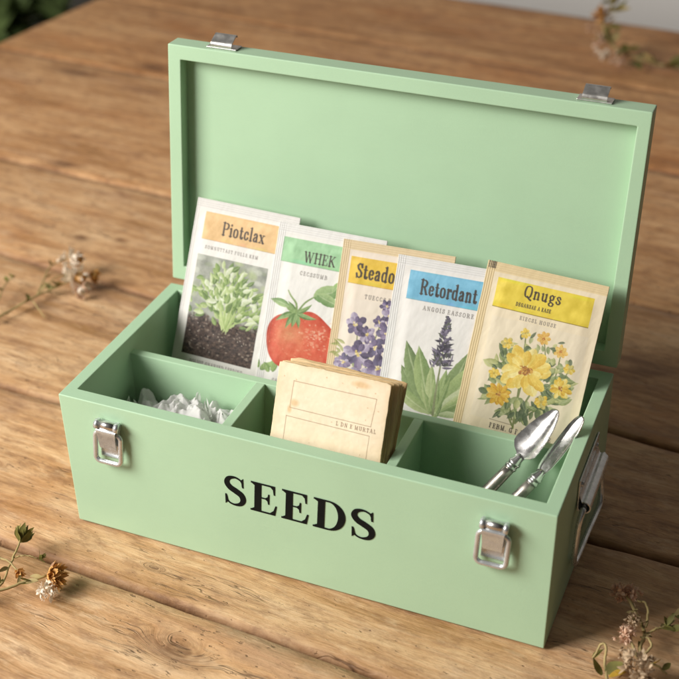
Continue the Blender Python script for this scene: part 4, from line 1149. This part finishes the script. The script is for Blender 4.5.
def make_tool(neck, tip, hend, wmax, label, trowel, side_hint):
    root = thing("garden_trowel" if trowel else "planting_spatula", hend, label, "hand tool", "small metal tools in the right compartment")
    d, s, n, ln = frame_of(neck, tip, side_hint)
    if n.dot(Vector((0.36, -0.8, 0.5))) < 0: n = -n
    bl = MB()
    rows = []
    NU, NV = 40, 17
    for face in (0, 1):
        for i in range(NU):
            t = i / (NU - 1)
            if trowel:
                w = np.interp(t, [0, 0.06, 0.12, 0.20, 0.30, 0.55, 0.75, 0.88, 0.95, 1.0], [0.30, 0.33, 0.74, 0.97, 1.0, 0.88, 0.67, 0.46, 0.30, 0.04]) * wmax
            else:
                w = np.interp(t, [0, 0.05, 0.10, 0.18, 0.35, 0.6, 0.8, 0.92, 0.97, 1.0], [0.55, 0.60, 0.78, 0.90, 1.0, 1.0, 0.90, 0.68, 0.48, 0.05]) * wmax
            row = []
            for j in range(NV):
                v = -1 + 2 * j / (NV - 1)
                dish = (0.36 if trowel else 0.16) * wmax * (v * v) * min(1, t * 3 + 0.25)
                rim = 0.0
                if not trowel: rim = 0.0013 * max(0, (abs(v) - 0.70) / 0.30)
                lift = 0.0016 * math.sin(math.pi * t)
                p = Vector(neck) + d * (ln * t) + s * (w * v) + n * (dish * (w / wmax) + rim - lift - face * 0.0009)
                row.append(p)
            rows.append(row)
    P = rows[:NU] + rows[NU:][::-1] + [rows[0]]
    bl.grid(P, True)
    for e_ in (0, -1):
        vs = [r_[e_] for r_ in P[:-1]]; m = len(vs)
        bl.add(vs, [(i, i + 1, m - 2 - i, m - 1 - i) for i in range(NU - 1)], False)
    bl.build("blade", M['steel'], root, hend)
    # collar with rings, and round handle down into the box
    h = Vector(hend); nk = Vector(neck); hd = (nk - h).normalized(); hl = (nk - h).length
    co = MB()
    q = [(-0.0005, 0.0022), (0.001, 0.0027), (0.003, 0.0033), (0.0050, 0.0040), (0.0060, 0.0046), (0.0070, 0.0047), (0.0078, 0.0041), (0.0090, 0.0041), (0.0098, 0.0046), (0.0110, 0.0046), (0.0117, 0.0041)]
    co.tube([nk - hd * (a - 0.003) for a, _ in q], [b for _, b in q], 20)
    co.build("collar", M['steel'], root, hend)
    ha = MB()
    ts = np.linspace(0.0085, hl, 14)
    ha.tube([nk - hd * t for t in ts], [0.0040 + 0.0006 * math.sin(math.pi * (t - 0.0085) / (hl - 0.0085)) for t in ts], 20)
    ha.build("handle", M['pewter'], root, hend)
make_tool((0.3172, 0.0790, 0.0892), (0.3362, 0.1015, 0.1207), (0.268, 0.047, 0.0165), 0.0114, "small metal trowel with a pointed scoop blade, left of the two tools", True, (0.75, -0.55, -0.05))
make_tool((0.3335, 0.0765, 0.0825), (0.3533, 0.1035, 0.1185), (0.2865, 0.040, 0.0155), 0.0058, "slim metal spatula with rimmed narrow blade resting on the box's right wall", False, (0.75, -0.55, -0.05))

# ------------------------------------------------------------------ dried flower sprigs on the table
def leaf_mesh(mb, base, d, up, ln, wd, curl, rnd, mi=0):
    d = Vector(d).normalized(); up = Vector(up); s = d.cross(up)
    if s.length < 1e-4: s = d.cross(Vector((1, 0, 0)))
    s.normalize(); n = s.cross(d)
    tw = rnd.uniform(-0.7, 0.7)
    rows = []
    for i in range(7):
        t = i / 6
        w = wd * math.sin(math.pi * min(1, 0.06 + t * 0.93)) ** 0.8
        a = tw * t
        ss = s * math.cos(a) + n * math.sin(a)
        c = Vector(base) + d * (ln * t) + n * (curl * ln * t * t)
        rows.append([c - ss * w + n * 0.25 * w, c, c + ss * w + n * 0.25 * w])
    mb.grid(rows, True, mi)

def head(mb, c, rad, npet, rnd, axis, spread, mi_p=0, mi_c=None, ln=1.0):
    axis = Vector(axis).normalized()
    for k in range(npet):
        v = Vector((rnd.gauss(0, 1), rnd.gauss(0, 1), rnd.gauss(0, 1))).normalized()
        d = (axis + v * spread).normalized()
        b = Vector(c) + v * rad * 0.15
        leaf_mesh(mb, b, d, v, rad * rnd.uniform(0.7, 1.15) * ln, rad * rnd.uniform(0.11, 0.26), rnd.uniform(-0.4, 0.5), rnd, mi_p)
    if mi_c is not None:
        bm = bmesh.new(); bmesh.ops.create_icosphere(bm, subdivisions=3, radius=rad * 0.40)
        for v in bm.verts:
            v.co *= 1 + 0.18 * math.sin(v.co.x * 3000 + v.co.y * 1700) * math.cos(v.co.z * 2300)
            v.co += Vector(c) + axis * rad * 0.45
        mb.from_bm(bm, True, mi_c)

def cluster(mb, c, rad, n, rnd, axis, mi=0):
    axis = Vector(axis).normalized()
    for k in range(n):
        v = Vector((rnd.gauss(0, 1), rnd.gauss(0, 1), rnd.gauss(0, 1))).normalized()
        q = Vector(c) + (v * 0.75 + axis * 0.4) * rad * rnd.uniform(0.25, 1.0)
        o = (v + axis * 0.6).normalized()
        pl = rad * rnd.uniform(0.26, 0.48)
        for j in range(rnd.randint(4, 6)):
            w = Vector((rnd.gauss(0, 1), rnd.gauss(0, 1), rnd.gauss(0, 1))).normalized()
            leaf_mesh(mb, q, (o + w * 0.75).normalized(), w, pl * rnd.uniform(0.7, 1.2), pl * rnd.uniform(0.18, 0.36), rnd.uniform(-0.5, 0.8), rnd, mi)

def sprig(label, loc, stems, leaves, heads, seed, leafmats=('leafd',)):
    rnd = random.Random(seed)
    root = thing("dried_sprig", loc, label, "dried flower", "dried flower sprigs lying around the box")
    for pts, r0, r1 in stems:
        p = cat_rom(pts, 26)
        p = p + np.stack([0.0006 * fbm(np.arange(26) * 0.5, np.zeros(26) + k, seed + k * 7, 2) for k in range(3)], 1)
        mb = MB(); mb.tube(p.tolist(), list(np.linspace(r0, r1, 26)), 8); mb.build("stem", M['stem'], root, loc)
    for lf in leaves:
        base, d, ln, wd, mk = lf
        mb = MB(); leaf_mesh(mb, base, d, (rnd.uniform(-.5, .5), rnd.uniform(-.5, .5), 1), ln, wd, rnd.uniform(-0.35, 0.55), rnd); mb.build("leaf", M[mk], root, loc)
    for c, rad, npet, axis, spread, mp, mc in heads:
        mb = MB()
        if spread >= 1.35: cluster(mb, c, rad, max(8, npet // 3), rnd, axis)
        else: head(mb, c, rad, npet, rnd, axis, spread, 0, 1 if mc else None)
        mb.build("flower_head", [M[mp], M[mc or mp]], root, loc)
    return root

def rleaves(path, n, seed, ln, wd, mats, z=0.004):
    r = random.Random(seed); p = cat_rom(path, 40); out = []
    for k in range(n):
        q = p[r.randrange(3, 38)]; a = r.uniform(0, 2 * math.pi)
        out.append((tuple(q), (math.cos(a), math.sin(a), r.uniform(0.0, 0.7)), ln * r.uniform(0.6, 1.3), wd * r.uniform(0.6, 1.3), r.choice(mats)))
    return out

# left, beside the box
m1 = [(-0.222, 0.195, 0.004), (-0.2049, 0.2374, 0.006), (-0.1927, 0.2838, 0.007), (-0.1799, 0.3082, 0.010), (-0.1720, 0.3200, 0.013)]
b1 = [(-0.1933, 0.2850, 0.007), (-0.2010, 0.312, 0.010), (-0.2060, 0.3333, 0.013), (-0.1960, 0.3500, 0.017)]
t1 = [(-0.2030, 0.2450, 0.005), (-0.1950, 0.2640, 0.009), (-0.1890, 0.2690, 0.010), (-0.1680, 0.2560, 0.003)]
t2 = [(-0.2154, 0.2300, 0.005), (-0.2184, 0.2560, 0.008), (-0.2284, 0.2838, 0.011), (-0.2260, 0.3000, 0.015)]
t3 = [(-0.1927, 0.2838, 0.007), (-0.187, 0.312, 0.015), (-0.1780, 0.3270, 0.012)]
sprig("dried sprig with white and yellow blossoms lying left of the box", (-0.19, 0.29, 0.0),
      [(m1, 0.0011, 0.0007), (b1, 0.0009, 0.0006), (t1, 0.0008, 0.0005), (t2, 0.0008, 0.0005), (t3, 0.0006, 0.0004)],
      rleaves(m1, 16, 1, 0.010, 0.0020, ['leafd', 'leafd', 'stem']) + rleaves(b1, 7, 2, 0.009, 0.0019, ['leafd', 'leafd', 'stem']) + rleaves(t2, 6, 3, 0.008, 0.0018, ['leafd']),
      [((-0.1900, 0.3480, 0.017), 0.0130, 26, (0.8, 0.1, 0.2), 0.8, 'petal', 'brown'), ((-0.1700, 0.3190, 0.014), 0.0140, 30, (0.7, -0.2, 0.3), 0.95, 'petal', 'brown'), ((-0.1770, 0.3260, 0.015), 0.0110, 70, (-0.3, -0.3, 0.6), 1.4, 'petal', None), ((-0.1960, 0.3470, 0.016), 0.0080, 45, (-0.5, -0.2, 0.6), 1.4, 'petal', None),
       ((-0.1610, 0.3320, 0.013), 0.0095, 22, (0.9, 0, 0.2), 0.7, 'brown', 'brown'), ((-0.1590, 0.3070, 0.009), 0.0095, 18, (0.6, -0.5, 0.2), 0.9, 'petalp', 'petal')], 21)
# bottom left corner
m2 = [(-0.020, -0.128, 0.006), (-0.0026, -0.1110, 0.007), (0.0075, -0.1016, 0.009), (0.0200, -0.0874, 0.010), (0.0300, -0.0775, 0.011)]
c2 = [(-0.0100, -0.122, 0.004), (0.0031, -0.0947, 0.007), (0.0002, -0.0783, 0.010), (-0.0018, -0.0671, 0.012), (-0.0045, -0.0540, 0.015)]
d2 = [(-0.030, -0.064, 0.006), (-0.0208, -0.0694, 0.008), (-0.0106, -0.0724, 0.010), (-0.0012, -0.0756, 0.012), (0.0095, -0.0815, 0.012)]
e2 = [(-0.016, -0.105, 0.004), (-0.010, -0.088, 0.007), (-0.0106, -0.0724, 0.010)]
f2 = [(-0.0010, -0.0690, 0.011), (0.006, -0.0650, 0.012), (0.0140, -0.0620, 0.010)]
sprig("dried sprig with a brown seed head and green bud at the table's near left corner", (0.0, -0.085, 0.0),
      [(m2, 0.0012, 0.0009), (c2, 0.0009, 0.0007), (d2, 0.0009, 0.0006), (e2, 0.0007, 0.0005), (f2, 0.0006, 0.0004)],
      rleaves(c2, 5, 5, 0.008, 0.0014, ['leafd', 'leafd', 'stem']) + rleaves(m2, 6, 6, 0.009, 0.0016, ['leafd', 'stem']) +
      [((0.0165, -0.091, 0.010), (0.7, 0.6, -0.1), 0.013, 0.0026, 'leafd'), ((0.019, -0.088, 0.010), (0.9, 0.3, 0.2), 0.010, 0.0022, 'stem')],
      [((0.0320, -0.0765, 0.011), 0.0112, 110, (0.9, 0.3, 0.1), 0.75, 'brown', 'brown'), ((0.0345, -0.0850, 0.008), 0.0088, 75, (0.4, -0.6, 0.1), 1.4, 'petal', None),
       ((0.0300, -0.0700, 0.013), 0.0065, 20, (0.2, 0.7, 0.4), 0.7, 'petalp', None),
       ((-0.0048, -0.0535, 0.014), 0.0118, 22, (0.0, 0.8, 0.6), 0.75, 'leafd', None), ((0.0150, -0.0615, 0.010), 0.0055, 12, (0.5, 0.6, 0.5), 0.8, 'leafd', None), ((0.0100, -0.0820, 0.012), 0.0065, 16, (0.8, -0.5, 0.1), 0.7, 'brown', None)], 22)
# bottom right corner
m3 = [(0.4046, 0.0513, 0.020), (0.4120, 0.0430, 0.017), (0.4190, 0.0335, 0.014), (0.4235, 0.0235, 0.013), (0.4222, 0.0116, 0.012), (0.4278, -0.0022, 0.010), (0.4346, -0.0247, 0.008)]
n3 = [(0.4137, 0.0152, 0.016), (0.4180, 0.0090, 0.014), (0.4227, 0.0016, 0.012), (0.4290, -0.0120, 0.010)]
o3 = [(0.4225, 0.0310, 0.014), (0.4215, 0.0410, 0.020), (0.4185, 0.0470, 0.021), (0.4130, 0.0480, 0.020)]
p3 = [(0.4235, 0.0250, 0.013), (0.4310, 0.0330, 0.015), (0.4390, 0.0400, 0.013)]
q3 = [(0.3955, -0.0035, 0.006), (0.3985, 0.0030, 0.014), (0.4025, 0.0010, 0.014), (0.4035, -0.0080, 0.010), (0.4080, -0.0200, 0.006)]
r3 = [(0.4250, 0.0060, 0.011), (0.4290, 0.0120, 0.016), (0.4262, 0.0170, 0.017), (0.4210, 0.0170, 0.016)]
s3 = [(0.4278, -0.0022, 0.010), (0.4340, 0.0000, 0.012), (0.4420, -0.0040, 0.010)]
sprig("dried sprig with small pale pink blossoms at the table's near right corner", (0.42, 0.015, 0.0),
      [(m3, 0.0011, 0.0015), (n3, 0.0010, 0.0012), (o3, 0.0009, 0.0007), (p3, 0.0009, 0.0007), (q3, 0.0008, 0.0010), (r3, 0.0009, 0.0007), (s3, 0.0009, 0.0007)],
      rleaves(m3, 18, 8, 0.008, 0.0018, ['leafd', 'stem', 'beige']) + rleaves(p3, 5, 9, 0.009, 0.0021, ['leafd', 'stem']) + rleaves(s3, 4, 10, 0.010, 0.0022, ['leafd', 'leafy']) +
      [((0.4060, -0.0160, 0.008), (0.6, 0.5, 0.3), 0.013, 0.0055, 'leafd'), ((0.4085, -0.0210, 0.010), (0.7, 0.1, 0.5), 0.012, 0.0045, 'leafy'), ((0.4040, -0.0190, 0.008), (-0.6, 0.4, 0.2), 0.011, 0.0032, 'leafd'),
       ((0.4330, 0.0350, 0.014), (0.5, 0.8, 0.3), 0.012, 0.0022, 'stem'), ((0.4360, 0.0380, 0.013), (0.9, -0.2, 0.1), 0.010, 0.0030, 'leafd'), ((0.3955, -0.0035, 0.006), (0.4, 0.7, 0.5), 0.010, 0.0030, 'leafd'),
       ((0.4360, 0.0640, 0.004), (0.9, -0.3, 0.1), 0.012, 0.0028, 'leafd'), ((0.4380, 0.0630, 0.004), (0.6, 0.6, 0.5), 0.009, 0.0020, 'stem')],
      [((0.4040, 0.0505, 0.019), 0.0098, 130, (-0.3, 0.5, 0.6), 1.6, 'petalp', None), ((0.4085, 0.0525, 0.020), 0.0068, 60, (0.5, 0.6, 0.6), 1.4, 'petalp', None), ((0.4150, 0.0300, 0.017), 0.0064, 60, (-0.6, 0.2, 0.6), 1.6, 'beige', None),
       ((0.4130, 0.0150, 0.017), 0.0086, 110, (-0.7, -0.2, 0.5), 1.6, 'petalp', None), ((0.4175, -0.0030, 0.014), 0.0066, 70, (-0.7, 0.1, 0.5), 1.6, 'beige', None), ((0.4250, -0.0160, 0.013), 0.0125, 160, (-0.2, 0.3, 0.8), 1.7, 'beige', 'beige')], 23)
# far right, behind the box, well out of focus
m4 = [(0.290, 1.205, 0.010), (0.241, 1.210, 0.010), (0.1987, 1.212, 0.018), (0.1730, 1.215, 0.030), (0.1600, 1.222, 0.055), (0.1690, 1.226, 0.078), (0.1715, 1.228, 0.100)]
n4 = [(0.2000, 1.212, 0.018), (0.1950, 1.200, 0.012), (0.1880, 1.190, 0.012)]
sprig("blurred dried sprig with white blossoms near the table's far edge", (0.19, 1.21, 0.0),
      [(m4, 0.0022, 0.0014), (n4, 0.0015, 0.001)],
      rleaves(m4, 26, 12, 0.026, 0.0060, ['leafd', 'leafd', 'stem']) + [((0.205, 1.205, 0.010), (0.5, -0.6, 0.2), 0.030, 0.010, 'leafd'), ((0.252, 1.205, 0.010), (0.5, -0.5, 0.1), 0.032, 0.010, 'leafd'), ((0.258, 1.21, 0.010), (0.8, 0.3, 0.3), 0.026, 0.009, 'leafd')],
      [((0.1590, 1.212, 0.030), 0.012, 50, (-0.5, -0.5, 0.4), 1.4, 'petalp', None), ((0.1690, 1.202, 0.018), 0.013, 50, (-0.3, -0.7, 0.3), 1.4, 'petal', None), ((0.1890, 1.195, 0.014), 0.013, 50, (0.1, -0.7, 0.3), 1.4, 'petalp', None),
       ((0.1580, 1.220, 0.064), 0.014, 40, (-0.4, 0, 0.6), 1.3, 'brown', None), ((0.1480, 1.215, 0.046), 0.010, 30, (-0.7, 0, 0.3), 1.4, 'petalp', None)], 24)

# ------------------------------------------------------------------ pot plant on the floor beyond the table's left edge
def pot_plant():
    cx, cy = -1.31, 1.94
    loc = (cx, cy, -0.75)
    root = thing("pot_plant", loc, "dark leafy pot plant on the floor beyond the table's far left corner", "plant")
    rnd = random.Random(31)
    mb = MB()
    prof = [(0.0, 0.0), (0.12, 0.0), (0.13, 0.01), (0.165, 0.26), (0.175, 0.27), (0.175, 0.30), (0.158, 0.30), (0.152, 0.26)]
    seg = 32
    rows = [[(cx + r * math.cos(2 * math.pi * k / seg), cy + r * math.sin(2 * math.pi * k / seg), -0.75 + z) for k in range(seg + 1)] for r, z in prof]
    mb.grid(rows, True); mb.build("pot", M['pot'], root, loc)
    mb = MB(); mb.add([(cx + 0.153 * math.cos(2 * math.pi * k / seg), cy + 0.153 * math.sin(2 * math.pi * k / seg), -0.485) for k in range(seg)], [tuple(range(seg))]); mb.build("soil", M['soil'], root, loc)
    fo = MB()
    for k in range(9):
        a = rnd.uniform(0, 6.28); L_ = rnd.uniform(0.35, 0.6)
        p = cat_rom([(cx, cy, -0.49), (cx + 0.08 * math.cos(a), cy + 0.08 * math.sin(a), -0.49 + L_ * 0.5), (cx + 0.20 * math.cos(a), cy + 0.20 * math.sin(a), -0.49 + L_)], 14)
        st = MB(); st.tube(p.tolist(), list(np.linspace(0.006, 0.003, 14)), 8); st.build("stem", M['stem'], root, loc)
        for q in range(70):
            b = p[rnd.randrange(2, 14)]
            v = Vector((rnd.gauss(0, 1), rnd.gauss(0, 1), rnd.gauss(0.2, 0.6))).normalized()
            leaf_mesh(fo, Vector(b) + v * rnd.uniform(0, 0.06), v, (0, 0, 1), rnd.uniform(0.06, 0.13), rnd.uniform(0.016, 0.034), rnd.uniform(-0.6, 0.2), rnd)
    fo.build("foliage", M['foliage'], root, loc)
pot_plant()
